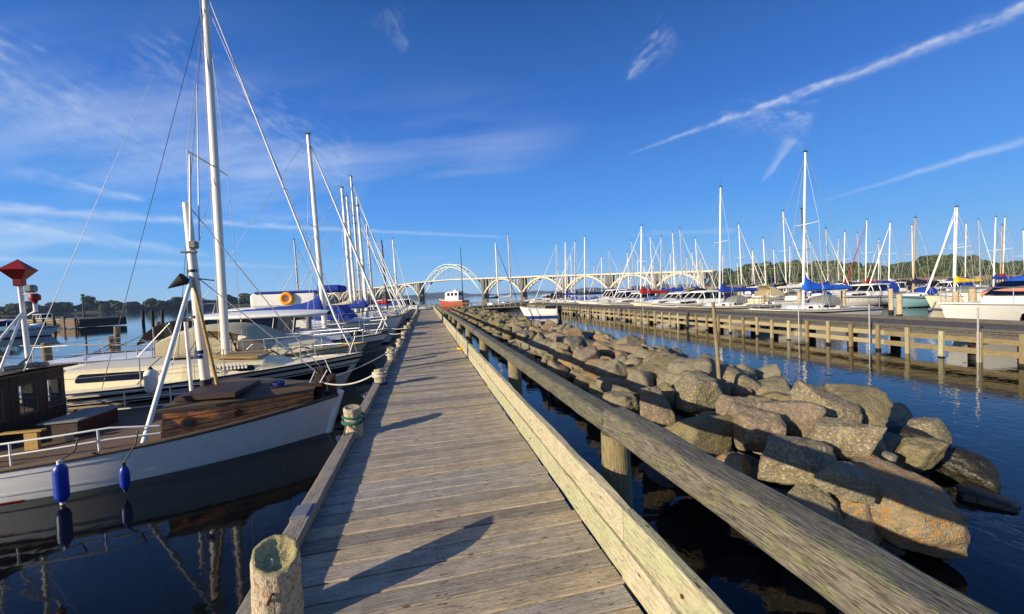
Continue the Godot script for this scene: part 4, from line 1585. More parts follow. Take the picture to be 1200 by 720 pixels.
# a point on the cabin's side: x, share of the height, side
func on_cabin(st: Array, x: float, v: float, side: float, off := 0.0) -> Vector3:
	for i in st.size() - 1:
		var a = st[i]
		var b = st[i + 1]
		if x <= b[0] or i == st.size() - 2:
			var t: float = (x - a[0]) / (b[0] - a[0])
			var w := lerpf(lerpf(a[1], b[1], t), lerpf(a[2], b[2], t), v)
			return Vector3(x, lerpf(lerpf(a[3], b[3], t), lerpf(a[4], b[4], t), v), side * (w + off))
	return Vector3.ZERO


# a window panel set on the cabin's side, thick enough to stand 8 mm proud
func side_window(st: Array, x0: float, x1: float, v0: float, v1: float, side: float, slant := 0.0, off := 0.008) -> Geo:
	var c := [on_cabin(st, x0, v0, side, off), on_cabin(st, x1, v0, side, off), on_cabin(st, x1 - slant, v1, side, off), on_cabin(st, x0 + slant, v1, side, off)]
	var d := Vector3(0, 0, side)
	var ch := []       # cut corners, so that it reads as a rounded pane
	for i in 4:
		var p: Vector3 = c[i]
		var a: Vector3 = c[(i + 3) % 4]
		var b: Vector3 = c[(i + 1) % 4]
		var k := minf(0.06, minf((a - p).length(), (b - p).length()) * 0.3)
		ch.append(p + (a - p).normalized() * k)
		ch.append(p + ((a - p).normalized() + (b - p).normalized()) * k * 0.3)
		ch.append(p + (b - p).normalized() * k)
	var g := Geo.new()
	g.fan(PackedVector3Array(ch), d)
	for i in ch.size():
		var p: Vector3 = ch[i]
		var q: Vector3 = ch[(i + 1) % ch.size()]
		g.quad(p, q, q - d * 0.03, p - d * 0.03)
	return g


func window_frame(st: Array, x0: float, x1: float, v0: float, v1: float, side: float, slant := 0.0, r := 0.012) -> Geo:
	var g := Geo.new()
	var c := [on_cabin(st, x0, v0, side, 0.012), on_cabin(st, x1, v0, side, 0.012), on_cabin(st, x1 - slant, v1, side, 0.012), on_cabin(st, x0 + slant, v1, side, 0.012)]
	for i in 4:
		g.tube([c[i], c[(i + 1) % 4]], r, 6)
	return g


func wires(pairs: Array, r: float, sides := 5) -> Geo:
	var g := Geo.new()
	for p in pairs:
		g.tube([p[0], p[1]], r, sides, false)
	return g


func rope(a: Vector3, b: Vector3, sag: float, r: float) -> Geo:
	var pts := []
	for i in 15:
		var t := i / 14.0
		pts.append(a.lerp(b, t) - Vector3.UP * sag * 4.0 * t * (1.0 - t))
	var g := Geo.new()
	g.tube(pts, r, 6)
	return g


func spar(a: Vector3, b: Vector3, r0: float, r1: float, deep := 1.0, sides := 12) -> Geo:
	var pts := []
	var rad := []
	for i in 9:
		var t := i / 8.0
		pts.append(a.lerp(b, t))
		rad.append(lerpf(r0, r1, clampf((t - 0.55) / 0.45, 0, 1)))
	var g := Geo.new()
	g.tube(pts, rad, sides)
	if deep != 1.0:
		for i in g.v.size():
			var t: float = (g.v[i] - a).dot(b - a) / (b - a).length_squared()
			var c := a.lerp(b, t)
			g.v[i].x = c.x + (g.v[i].x - c.x) * deep
	return g


# a sail bundled along the boom under its cover, higher at the mast
func cover_shape(x0: float, x1: float, y: float, big: float, tall: float, sd: int) -> Geo:
	var nz := FastNoiseLite.new()
	nz.seed = sd
	nz.frequency = 1.0
	var rows := []
	for i in 22:
		var t := i / 21.0
		var x := lerpf(x0, x1, t)
		var up := tall * exp(-t * 9.0) + big * lerpf(1.2, 0.55, t)
		var row := PackedVector3Array()
		for j in 13:
			var a := TAU * (j % 12) / 12.0
			var w := big * lerpf(0.72, 0.42, t) * (1.0 + 0.18 * nz.get_noise_2d(x * 2.5, (j % 12) * 0.8))
			var e := maxf(0.02, minf(1.0, minf(t, 1.0 - t) * 18.0))
			var yy := sin(a)
			row.append(Vector3(x, y + (up if yy > 0 else big * 0.35) * yy * e + 0.03 * nz.get_noise_2d(x * 3.0, yy * 2.0), cos(a) * w * e * (1.0 - 0.55 * maxf(0, yy))))
		rows.append(row)
	var g := Geo.new()
	g.grid(rows, Vector3.ZERO, true)
	return g


func pulpit(o: Node3D, h: Hull, hi := 0.6, r := 0.014):
	var g := Geo.new()
	var L := []
	for side in [-1.0, 1.0]:
		var a := h.deck(0.86, side, 0.06)
		var b := h.deck(0.93, side, 0.05)
		var c := h.deck(0.995, side, 0.0)
		var top := [a + Vector3.UP * hi, b + Vector3(0.1, hi, 0), c + Vector3(0.06, hi, side * 0.10)]
		L.append(top)
		g.tube([a, top[0]], r, 6)
		g.tube([h.deck(0.96, side, 0.05), c + Vector3(-0.1, hi, side * 0.12)], r, 6)
		g.tube([a + Vector3.UP * hi * 0.5, b + Vector3(0.1, hi * 0.5, 0)], r * 0.8, 6)
	g.tube([L[0][0], L[0][1], L[0][2], L[1][2], L[1][1], L[1][0]], r, 8)
	part(g, "pulpit", "steel", o)
	var g2 := Geo.new()
	for side in [-1.0, 1.0]:
		g2.tube([h.deck(0.03, side, 0.06), h.deck(0.03, side, 0.06, hi)], r, 6)
		g2.tube([h.deck(0.03, side, 0.06, hi), h.deck(0.12, side, 0.06, hi)], r, 6)
	g2.tube([h.deck(0.03, -1, 0.06, hi), h.deck(0.03, 1, 0.06, hi)], r, 6)
	part(g2, "stern_rail", "steel", o)
	var prev := {}
	for i in 6:
		var s := lerpf(0.12, 0.86, i / 5.0)
		for side in [-1.0, 1.0]:
			var a := h.deck(s, side, 0.06)
			var b := a + Vector3.UP * hi
			if i > 0 and i < 5:
				var gs := Geo.new()
				gs.tube([a, b], r * 0.8, 6)
				part(gs, "stanchion", "steel", o)
			if prev.has(side):
				part(wires([[prev[side] + Vector3.UP * hi, b], [prev[side] + Vector3.UP * hi * 0.5, a + Vector3.UP * hi * 0.5]], 0.005), "lifeline", "wire", o)
			prev[side] = a


# P: the hull's keys and  hull, deck, stripe, boot, cabin [x0, x1, width, height] in metres from the middle, cabin_mat, mast_x, mast_h, mast_r, rake,
# mast, cover, boom (length), spray, furl (radius of a rolled foresail), stay (where the forestay meets the deck: 0..1), rails
func sailboat(label: String, at: Vector3, turn: float, P: Dictionary, group := "", detail := 0) -> Node3D:
	var o := thing("sailboat", label, "sailboat", at, turn, group)
	var h := hull_of(P)
	var sk := h.skin(22 if detail else 14, 9 if detail else 6)
	part(sk, "hull", P.get("hull", "white_paint"), o)
	part(h.lid(), "deck", P.get("deck", "ivory"), o)
	if P.get("stripe", "") != "":
		part(h.band(P.get("stripe_d", 0.10), P.get("stripe_d", 0.10) + P.get("stripe_w", 0.09)), "hull_stripe", P.stripe, o)
	part(h.band(-0.02, 0.07, 0.006, 0.0, 1.0, true), "boot_stripe", P.get("boot", "navy"), o)
	part(h.rub(0.022 if detail else 0.03), "rubbing_strake", P.get("strake", "gray_paint"), o)
	var c: Array = P.get("cabin", [-0.14 * h.L, 0.22 * h.L, 0.62 * h.B, 0.36])
	var y0 := h.sheer(0.5) - 0.03
	var w: float = c[2] / 2
	var st := [[c[0], w, w * 0.86, y0, y0 + c[3]], [lerpf(c[0], c[1], 0.5), w, w * 0.84, y0, y0 + c[3] * 0.92], [lerpf(c[0], c[1], 0.85), w * 0.78, w * 0.62, y0 + 0.02, y0 + c[3] * 0.72], [c[1], w * 0.5, w * 0.36, y0 + 0.05, y0 + c[3] * 0.2]]
	part(cabin(st), "coach_roof", P.get("cabin_mat", "white_paint"), o)
	for side in [-1.0, 1.0]:
		for q in P.get("windows", [[0.08, 0.36], [0.44, 0.68]]):
			part(side_window(st, lerpf(c[0], c[1], q[0]), lerpf(c[0], c[1], q[1]), 0.35, 0.78, side, 0.04), "window", "glass_dark", o)
	var mx: float = P.get("mast_x", 0.06 * h.L)
	var mh: float = P.get("mast_h", 11.0)
	var mr: float = P.get("mast_r", 0.075)
	var rake: float = P.get("mast_rake", 0.15)
	var yb: float = y0 + (c[3] * 0.85 if mx < c[1] - 0.2 else 0.05)
	var foot := Vector3(mx, yb - 0.05, 0)
	var head := Vector3(mx - rake, mh, 0)
	part(spar(foot, head, mr, mr * 0.72, 1.35), "mast", P.get("mast", "mast"), o)
	var nsp: int = P.get("spreaders", 1)
	var stays := []
	var wr: float = P.get("wire", 0.012)
	for i in nsp:
		var f := (i + 1.0) / (nsp + 1.0) * (1.06 if nsp == 1 else 1.0)
		var m := foot.lerp(head, f)
		var gs := Geo.new()
		var tips := []
		for side in [-1.0, 1.0]:
			var tip := m + Vector3(-0.12, 0.06, side * h.B * 0.30)
			gs.tube([m, tip], [0.022, 0.015], 6)
			tips.append([side, tip])
		part(gs, "spreader", P.get("mast", "mast"), o)
		for q in tips:
			var ch: Vector3 = h.deck(h.s_of(mx - 0.1), q[0], 0.12)
			if i == 0:
				stays.append([ch, q[1]])
				stays.append([h.deck(h.s_of(mx - 0.55), q[0], 0.12), m - Vector3(0, 0.05, 0)])
			if i == nsp - 1:
				stays.append([q[1], foot.lerp(head, P.get("hound", 0.97))])
	var fore := h.deck(P.get("stay", 0.985), 0.0)
	var hound: Vector3 = foot.lerp(head, P.get("fore_h", 0.97))
	if P.get("backstay", true):
		stays.append([Vector3(-h.L / 2 + 0.1, h.sheer(0), 0), head])
	part(wires(stays, wr), "rigging", "wire", o)
	var fr: float = P.get("furl", 0.0)
	if fr > 0.0:
		var gf := Geo.new()
		gf.tube([fore + Vector3(0, 0.12, 0), fore.lerp(hound, 0.08), fore.lerp(hound, 0.5), fore.lerp(hound, 0.93), hound], [fr * 0.4, fr, fr * 0.85, fr * 0.4, 0.012], 8)
		part(gf, "rolled_foresail", P.get("furl_mat", "white_canvas"), o)
	else:
		part(wires([[fore, hound]], wr * 1.2), "forestay", "wire", o)
	var gt := Geo.new()
	gt.tube([head, head + Vector3(-0.02, 0.5, 0.04)], 0.008, 5)
	gt.tube([head + Vector3(0.12, 0.1, 0), head + Vector3(-0.3, 0.16, 0)], 0.008, 5)
	gt.box(head + Vector3(0, 0.03, 0), Vector3(0.2, 0.06, 0.1))
	part(gt, "masthead_gear", "mast_dark", o)
	var bl: float = P.get("boom", 0.34 * h.L)
	if bl > 0.0:
		var by: float = yb + P.get("boom_up", 0.75)
		var gb := Geo.new()
		gb.tube([Vector3(mx - mr, by, 0), Vector3(mx - bl, by + 0.05, 0)], 0.05, 8)
		part(gb, "boom", P.get("mast", "mast"), o)
		if P.get("cover", "") != "":
			part(cover_shape(mx + 0.1, mx - bl - 0.05, by + 0.08, P.get("cover_r", 0.17), P.get("cover_tall", 0.7), int(absf(at.x * 31 + at.z * 17))), "sail_cover", P.cover, o)
	if P.get("spray", "") != "":
		part(sprayhood(c[0] + 0.5, w * 0.95, y0 + c[3] * 0.6, 0.62, 1.1), "spray_hood", P.spray, o)
	if detail or P.get("rails", false):
		pulpit(o, h)
	return o


func sprayhood(x: float, w: float, y: float, hi: float, l: float) -> Geo:
	var rows := []
	for i in 8:
		var t := i / 7.0
		var row := PackedVector3Array()
		for j in 13:
			var a := PI * j / 12.0
			var k := sin(t * PI / 2)
			var yy := pow(maxf(0, sin(a)), 0.55) * hi * k
			row.append(Vector3(x + l * 0.5 - l * (1.0 - cos(t * PI / 2)) * 1.0 - 0.12 * k * (1.0 - sin(a)), y + yy, -cos(a) * w * (0.92 + 0.08 * k)))
		rows.append(row)
	var g := Geo.new()
	g.grid(rows, Vector3(0.5, 1, 0))
	return g


# a motor boat: P as above, with  roof height, wind (slant of the windscreen), fly (a flying bridge)
func motorboat(label: String, at: Vector3, turn: float, P: Dictionary, group := "", detail := 0) -> Node3D:
	var o := thing("motorboat", label, "motorboat", at, turn, group)
	var h := hull_of(P)
	part(h.skin(18 if detail else 14, 8 if detail else 6), "hull", P.get("hull", "white_paint"), o)
	part(h.lid(), "deck", P.get("deck", "ivory"), o)
	part(h.rub(0.03), "rubbing_strake", P.get("strake", "gray_paint"), o)
	part(h.band(-0.02, 0.08, 0.006, 0.0, 1.0, true), "boot_stripe", P.get("boot", "navy"), o)
	if P.get("stripe", "") != "":
		part(h.band(0.12, 0.2), "hull_stripe", P.stripe, o)
	var w: float = h.B * 0.40
	var y0 := h.sheer(0.5) - 0.04
	# the low fore cabin
	var f0: float = P.get("fore0", 0.02) * h.L
	var f1: float = P.get("fore1", 0.36) * h.L
	var fh: float = P.get("fore_h", 0.42)
	var fst := [[f0, w, w * 0.85, y0, y0 + fh], [lerpf(f0, f1, 0.6), w * 0.85, w * 0.62, y0, y0 + fh * 0.8], [f1, w * 0.42, w * 0.25, y0 + 0.05, y0 + fh * 0.25]]
	part(cabin(fst), "fore_cabin", P.get("cabin_mat", "white_paint"), o)
	for side in [-1.0, 1.0]:
		part(side_window(fst, lerpf(f0, f1, 0.12), lerpf(f0, f1, 0.62), 0.3, 0.72, side, 0.1), "window", "glass_dark", o)
	# the wheelhouse, mostly glass, under a roof
	var w0: float = P.get("house0", -0.28) * h.L
	var wh: float = P.get("house_h", 1.15)
	if wh > 0.0:
		var wst := [[w0, w, w * 0.9, y0, y0 + wh * 0.45], [f0 + 0.25, w, w * 0.92, y0, y0 + wh * 0.45]]
		part(cabin(wst, 0.0), "cabin_side", P.get("cabin_mat", "white_paint"), o)
		var gst := [[w0 + 0.02, w * 0.9, w * 0.78, y0 + wh * 0.45, y0 + wh], [f0 - 0.35, w * 0.9, w * 0.74, y0 + wh * 0.45, y0 + wh], [f0 + 0.25, w * 0.88, w * 0.74, y0 + wh * 0.45, y0 + wh * 0.46]]
		part(cabin(gst, 0.0), "glazing", "glass_dark", o)
		for side in [-1.0, 1.0]:
			for x in [w0 + 0.04, lerpf(w0, f0, 0.45), f0 - 0.38]:
				part(wires([[on_cabin(gst, x, 0.0, side, 0.01), on_cabin(gst, x, 1.0, side, 0.01)]], 0.03, 6), "window_post", P.get("cabin_mat", "white_paint"), o)
			part(wires([[Vector3(f0 - 0.35, y0 + wh, side * w * 0.74), Vector3(f0 + 0.25, y0 + wh * 0.46, side * w * 0.86)]], 0.03, 6), "window_post", P.get("cabin_mat", "white_paint"), o)
		part(wires([[Vector3(f0 - 0.35, y0 + wh, 0), Vector3(f0 + 0.25, y0 + wh * 0.5, 0)]], 0.025, 6), "window_post", P.get("cabin_mat", "white_paint"), o)
		var rf := Geo.new()
		var rst := [[w0 - 0.35, w * 0.6, w * 0.55, y0 + wh, y0 + wh + 0.03], [w0 - 0.1, w * 0.9, w * 0.84, y0 + wh - 0.01, y0 + wh + 0.08], [f0 - 0.5, w * 0.88, w * 0.8, y0 + wh - 0.01, y0 + wh + 0.09], [f0 - 0.1, w * 0.6, w * 0.5, y0 + wh - 0.03, y0 + wh + 0.02]]
		part(cabin(rst, 0.05), "roof", P.get("roof", "white_paint"), o)
	if P.get("canopy", "") != "":
		part(sprayhood(w0 - 0.1, w * 0.95, y0 + 0.2, P.get("canopy_h", 1.0), 1.9), "canopy", P.canopy, o)
	var mast_h: float = P.get("mast_h", 0.0)
	if mast_h > 0.0:
		part(spar(Vector3(w0 + 0.4, y0 + maxf(wh, 0.3), 0), Vector3(w0 + 0.3, mast_h, 0), 0.06, 0.04), "mast", P.get("mast", "mast"), o)
	if P.get("rails", true):
		var g := Geo.new()
		var pts := []
		for side in [-1.0, 1.0]:
			var q := []
			for i in 7:
				var s := lerpf(0.55, 0.985, i / 6.0)
				q.append(h.deck(s, side, 0.06, 0.5))
				if i % 2 == 0:
					g.tube([h.deck(s, side, 0.06), h.deck(s, side, 0.06, 0.5)], 0.014, 6)
			if side > 0:
				q.reverse()
			pts.append_array(q)
		g.tube(pts, 0.016, 6)
		part(g, "bow_rail", "steel", o)
	return o


# ------------------------------------------------------------------ the two nearest boats and the white cruiser
func build_left_boats():
	wooden_boat()
	cream_sailboat()
	canopy_boat()
	white_cruiser()


func wooden_boat():
	var o := thing("wooden_boat", "old white fishing boat with varnished trunk cabin and dark wheelhouse, nearest on the left", "fishing boat", Vector3(-6.0, 0, -7.75))
	var h := hull_of({"L": 8.7, "B": 3.36, "fb": 0.70, "fm": 0.46, "fs": 0.52, "rake": 0.75, "tr": 0.55, "full": 2.9, "keel": 1.4})
	part(h.skin(40, 14), "hull", "old_white", o)
	part(h.lid(0.06, 0.05, 0.06), "deck", "old_deck", o)
	part(h.band(-0.03, 0.018, 0.006, 0.0, 0.60, true), "boot_stripe", "red_paint", o)
	part(h.rub(0.035, 0.0, 0.0), "rail_cap", "old_deck", o)
	part(h.band(0.05, 0.11, 0.014), "rubbing_strake", "old_white", o)
	part(h.band(0.11, 0.14, 0.012, 0.0, 1.0, true), "waterline_bead", "old_white", o)
	# the stem and the stump with its cross timber at the bow
	var g := Geo.new()
	var sp := []
	for k in 8:
		sp.append(h.at(1.0, k * 0.065, 1.0) + Vector3(0.01, 0.06 - k * 0.01, 0))
	g.tube(sp, 0.062, 10)
	part(g, "stem", "old_white", o)
	g = Geo.new()
	g.box(Vector3(4.02, 0.98, 0), Vector3(0.16, 0.5, 0.16), 0.015)
	g.box(Vector3(4.22, 0.88, 0.02), Vector3(0.12, 0.42, 0.14), 0.012)
	part(g, "bitt", "dark_wood", o)
	g = Geo.new()
	g.box(Vector3(3.62, 0.94, 0.18), Vector3(0.95, 0.07, 0.10), 0.01, Basis(Vector3.UP, 0.05))
	part(g, "cross_timber", "dark_wood", o)
	g = Geo.new()
	g.tube([Vector3(3.9, 1.0, 0.22), Vector3(4.0, 1.2, 0.24)], 0.016, 6)
	g.tube([Vector3(4.06, 0.98, 0.2), Vector3(4.2, 1.2, 0.22)], 0.016, 6)
	part(g, "cleat_pin", "galvanised", o)
	# the varnished trunk cabin: tapering planked sides under a dark deck
	var zc := [[2.15, 1.22, 1.14], [2.75, 1.0, 0.93], [3.3, 0.70, 0.64], [3.95, 0.27, 0.22]]
	var prev = null
	for k in 4:
		var y0: float = h.sheer(h.s_of(zc[k][0])) - 0.05
		var y1: float = 0.95 - 0.022 * k
		zc[k].append_array([y0, y1])
	for side in [-1.0, 1.0]:
		for q in 3:       # three planks to a side
			var rows := []
			for k in 13:
				var t := k / 12.0 * 2.999
				var i := int(t)
				var f := t - i
				var x := lerpf(zc[i][0], zc[i + 1][0], f)
				var wb := lerpf(zc[i][1], zc[i + 1][1], f)
				var wt := lerpf(zc[i][2], zc[i + 1][2], f)
				var ya := lerpf(zc[i][3], zc[i + 1][3], f)
				var yb := lerpf(zc[i][4], zc[i + 1][4], f)
				var row := PackedVector3Array()
				for e in [[q / 3.0 + 0.012, 0.0], [q / 3.0 + 0.03, 0.008], [(q + 1) / 3.0 - 0.03, 0.008], [(q + 1) / 3.0 - 0.012, 0.0]]:
					row.append(Vector3(x, lerpf(ya, yb, e[0]), side * (lerpf(wb, wt, e[0]) + e[1])))
				rows.append(row)
			var gp := Geo.new()
			gp.grid(rows, Vector3(0, 0.2, side), false, Vector2(q * 0.3, q * 0.21))
			part(gp, "cabin_plank", "varnish", o)
	g = Geo.new()
	var inner := []
	for k in 4:
		inner.append(cabin_ring([zc[k][0], zc[k][1] - 0.01, zc[k][2] - 0.01, zc[k][3], zc[k][4] - 0.01], 0.06))
	g.grid(inner)
	part(g, "trunk_cabin", "dark_wood", o)
	g = Geo.new()
	g.box(Vector3(2.14, 0.68, 0), Vector3(0.03, 0.5, 2.28), 0.006)
	part(g, "cabin_end", "varnish", o)
	var top := []
	for k in 4:
		var row := PackedVector3Array()
		for j in 9:
			var q := j / 4.0 - 1.0
			row.append(Vector3(zc[k][0] - (0.06 if k == 0 else -0.03 * k / 3.0), zc[k][4] + 0.012 + 0.07 * (1.0 - q * q), q * (zc[k][2] + 0.045)))
		top.append(row)
	g = Geo.new()
	g.grid(top, Vector3.UP)
	for side in [0, 8]:
		for k in 3:
			var a: Vector3 = top[k][side]
			var b: Vector3 = top[k + 1][side]
			g.quad(a, b, b - Vector3(0, 0.045, 0), a - Vector3(0, 0.045, 0), Vector3(0, 0, -1 if side == 0 else 1))
	for j in 8:
		var a: Vector3 = top[0][j]
		var b: Vector3 = top[0][j + 1]
		g.quad(a, b, b - Vector3(0, 0.045, 0), a - Vector3(0, 0.045, 0), Vector3.LEFT)
	part(g, "cabin_top", "old_deck", o)
	g = Geo.new()
	g.box(Vector3(2.58, 1.035, 0.42), Vector3(0.84, 0.085, 0.95), 0.012)
	part(g, "hatch", "dark_wood", o)
	for k in 2:
		var x: float = [2.44, 3.0][k]
		var zz: float = [1.095, 0.85][k]
		var gg := Geo.new()
		var dir := Vector3([0.35, 0.5][k], 0.12, 1).normalized()
		gg.tube([Vector3(x, 0.71 + k * 0.02, zz), Vector3(x, 0.71 + k * 0.02, zz) + dir * 0.035], 0.092 - 0.03 * k, 18)
		var ph := part(gg, "porthole", "rust", o)
		var gl := Geo.new()
		gl.tube([Vector3(x, 0.71 + k * 0.02, zz) + dir * 0.034, Vector3(x, 0.71 + k * 0.02, zz) + dir * 0.038], 0.062 - 0.02 * k, 16)
		part(gl, "pane", "glass_dark", ph)
	# the wheelhouse: boarded walls with window openings in front and at the sides, seen through
	var W := {"x0": -2.5, "x1": -0.52, "z": 0.86, "y0": 0.40, "y1": 1.46}
	for wall in [0, 1, 2, 3]:
		var across: bool = wall < 2                # front and back walls run across the boat
		var cuts := [-0.86, -0.80, -0.50, -0.34, -0.02, 0.20, 0.72, 0.86] if across else [-2.5, -2.2, -1.75, -1.5, -1.1, -0.95, -0.7, -0.52]
		var xf := Transform3D(Basis(Vector3.UP, -PI / 2), Vector3([W.x1, W.x0][wall % 2], 0, 0)) if across else Transform3D(Basis(), Vector3(0, 0, [W.z, -W.z][wall % 2]))
		for k in 7:
			var a: float = cuts[k]
			var b: float = cuts[k + 1]
			var opening := k % 2 == 1
			var y1: float = 0.78 if opening else W.y1
			var nb := maxi(1, int(round((b - a) / 0.12)))
			for q in nb:
				var gb := Geo.new()
				gb.box(Vector3(lerpf(a, b, (q + 0.5) / nb), (W.y0 + y1) / 2, 0), Vector3((b - a) / nb - 0.004, y1 - W.y0, 0.04), 0.004)
				part(gb, "wall_board", "dark_wood", o, xf)
			if opening:
				var gh := Geo.new()
				gh.box(Vector3((a + b) / 2, (1.30 + W.y1) / 2, 0), Vector3(b - a, W.y1 - 1.30, 0.04), 0.004)
				part(gh, "lintel", "dark_wood", o, xf)
				var gf := Geo.new()
				for e in [[Vector3(a + 0.012, 1.04, 0), Vector3(0.024, 0.52, 0.055)], [Vector3(b - 0.012, 1.04, 0), Vector3(0.024, 0.52, 0.055)], [Vector3((a + b) / 2, 0.80, 0), Vector3(b - a - 0.05, 0.03, 0.06)], [Vector3((a + b) / 2, 1.285, 0), Vector3(b - a - 0.05, 0.03, 0.055)]]:
					gf.box(e[0], e[1], 0.003)
				var wn := part(gf, "window", "old_deck", o, xf)
				var gp := Geo.new()
				gp.quad(Vector3(a + 0.024, 0.815, 0), Vector3(b - 0.024, 0.815, 0), Vector3(b - 0.024, 1.27, 0), Vector3(a + 0.024, 1.27, 0))
				part(gp, "pane", "pane", wn)
	var roof := []
	for i in 5:
		var row := PackedVector3Array()
		for j in 9:
			var q := j / 4.0 - 1.0
			row.append(Vector3(lerpf(W.x0 - 0.15, W.x1 + 0.17, i / 4.0), 1.495 + 0.035 * (1.0 - q * q), q * 0.97))
		roof.append(row)
	g = Geo.new()
	g.grid(roof, Vector3.UP)
	g.box(Vector3((W.x0 + W.x1) / 2 + 0.01, 1.478, 0), Vector3(W.x1 - W.x0 + 0.31, 0.034, 1.93), 0.005)
	part(g, "wheelhouse_roof", "old_deck", o)
	# deck clutter: an engine box with a blue-grey lid, a post, two small lamps
	g = Geo.new()
	g.box(Vector3(0.42, 0.56, 0.10), Vector3(0.46, 0.36, 0.8), 0.01)
	var eb := part(g, "engine_box", "dark_wood", o)
	g = Geo.new()
	g.box(Vector3(0.42, 0.755, 0.10), Vector3(0.52, 0.03, 0.86), 0.008)
	part(g, "lid", "gray_canvas", eb)
	g = Geo.new()
	g.box(Vector3(0.30, 0.48, 0.78), Vector3(0.17, 0.5, 0.05), 0.008)
	g.box(Vector3(0.20, 0.735, 0.78), Vector3(0.5, 0.025, 0.09), 0.004)
	part(g, "side_board", "pale_wood", o)
	g = Geo.new()
	g.tube([Vector3(0.62, 0.5, 0.62), Vector3(0.62, 0.62, 0.62)], 0.05, 10)
	part(g, "lantern", "gray_paint", o)
	# double pipe rail along the near side, and on the far one
	for side in [-1.0, 1.0]:
		var q1 := []
		var q2 := []
		for i in 13:
			var s := h.s_of(lerpf(-3.9, 2.2, i / 12.0))
			q1.append(h.deck(s, side, 0.07, 0.31 - (0.1 if i == 12 else 0.0)))
			q2.append(h.deck(s, side, 0.07, 0.155 - (0.05 if i == 12 else 0.0)))
		var gr := Geo.new()
		gr.tube(q1, 0.014, 8)
		gr.tube(q2, 0.012, 8)
		part(gr, "pipe_rail", "white_paint", o)
		for x in [-3.9, -2.95, -2.0, -1.05, -0.1, 0.72, 1.58]:
			var gs := Geo.new()
			var s2 := h.s_of(x)
			gs.tube([h.deck(s2, side, 0.07, -0.03), h.deck(s2, side, 0.07, 0.315)], 0.012, 8)
			part(gs, "stanchion", "white_paint", o)
	# the stout short mast, its derrick and spars
	var foot := Vector3(2.16, 0.97, 0.0)
	var head := Vector3(2.05, 4.25, 0.0)
	var m := part(spar(foot, head, 0.072, 0.058, 1.0, 16), "mast", "mast", o)
	g = Geo.new()
	g.tube([foot + Vector3(0, 0, 0), foot + Vector3(0, 0.2, 0)], 0.084, 16)
	part(g, "mast_boot", "rubber", m)
	g = Geo.new()
	for y in [1.55, 1.63]:
		g.tube([Vector3(2.115, y, 0), Vector3(2.112, y + 0.06, 0)], 0.088, 14)
	part(g, "lashing", "rope_blue", m)
	g = Geo.new()
	g.tube([foot + Vector3(0.22, -0.05, 0.06), Vector3(2.11, 2.92, 0.08)], [0.028, 0.022], 10)
	part(g, "derrick_boom", "pale_wood", o)
	g = Geo.new()
	g.tube([foot + Vector3(-0.2, -0.05, 0.05), Vector3(1.95, 2.2, 0.06)], 0.03, 8)
	part(g, "mast_prop", "white_paint", o)
	g = Geo.new()
	g.tube([Vector3(2.02, 0.50, 1.40), Vector3(2.08, 2.93, 0.06)], 0.032, 12)
	part(g, "mast_strut", "white_paint", o)
	g = Geo.new()
	for y in [2.25, 2.9, 3.05]:
		g.tube([Vector3(2.085, y, 0), Vector3(2.083, y + 0.05, 0)], 0.075, 12)
	g.tube([Vector3(2.08, 2.95, 0), Vector3(2.40, 2.90, 0.02)], 0.012, 6)
	part(g, "mast_band", "mast_dark", o)
	g = Geo.new()
	g.box(Vector3(2.14, 3.52, 0.05), Vector3(0.12, 0.13, 0.12), 0.02)
	g.box(Vector3(2.06, 3.40, 0.05), Vector3(0.24, 0.035, 0.07), 0.01)
	part(g, "mast_lamp", "gray_paint", o)
	g = Geo.new()
	g.tube([Vector3(2.10, 3.5, 0.06), Vector3(2.18, 5.05, 0.06)], [0.02, 0.016], 6)
	g.tube([Vector3(2.18, 3.6, -0.05), Vector3(2.30, 6.3, -0.05)], [0.012, 0.006], 6)
	part(g, "aerial", "white_paint", o)
	# a black cone day mark hung point down beside the mast
	g = Geo.new()
	g.tube([Vector3(1.74, 2.78, 0.1), Vector3(2.0, 2.94, 0.1)], [0.005, 0.11], 14)
	part(g, "day_mark", "black_canvas", o)
	# stays
	part(wires([[Vector3(2.05, 4.25, 0), Vector3(4.05, 1.2, 0)], [Vector3(2.05, 4.2, 0), h.deck(0.62, -1, 0.06)], [Vector3(2.1, 3.0, 0), Vector3(4.0, 1.15, 0.1)]], 0.009), "stay", "wire", o)
	# roof gear: the light mast with a red lantern mark, searchlight and small red lamp
	var f := Vector3(-0.50, 1.53, -0.25)
	g = Geo.new()
	g.tube([f, f + Vector3(-0.04, 1.48, 0.0)], [0.036, 0.03], 12)
	for q in [Vector3(-0.30, 0.0, 0.55), Vector3(-0.05, 0.0, 0.42)]:
		g.tube([f + q, f + Vector3(-0.02, 0.95, 0.01)], 0.018, 8)
	part(g, "light_mast", "white_paint", o)
	g = Geo.new()
	var c := f + Vector3(-0.04, 1.65, 0.0)
	var ringp := []
	for k in 4:
		var a := TAU * k / 4.0 + 0.55
		ringp.append(c + Vector3(cos(a) * 0.225, 0, sin(a) * 0.225))
	for k in 4:
		var out: Vector3 = ringp[k] - c + ringp[(k + 1) % 4] - c
		g.tri(ringp[k], ringp[(k + 1) % 4], c + Vector3(0, 0.175, 0), out + Vector3.UP * 0.1)
		g.tri(ringp[k], ringp[(k + 1) % 4], c - Vector3(0, 0.24, 0), out - Vector3.UP * 0.1)
	g.box(c + Vector3(0, -0.19, 0), Vector3(0.115, 0.16, 0.115), 0.01, Basis(Vector3.UP, 0.25))
	part(g, "red_mark", "red_plastic", o)
	g = Geo.new()
	g.box(f + Vector3(0.12, 1.33, 0.02), Vector3(0.13, 0.13, 0.13), 0.03)
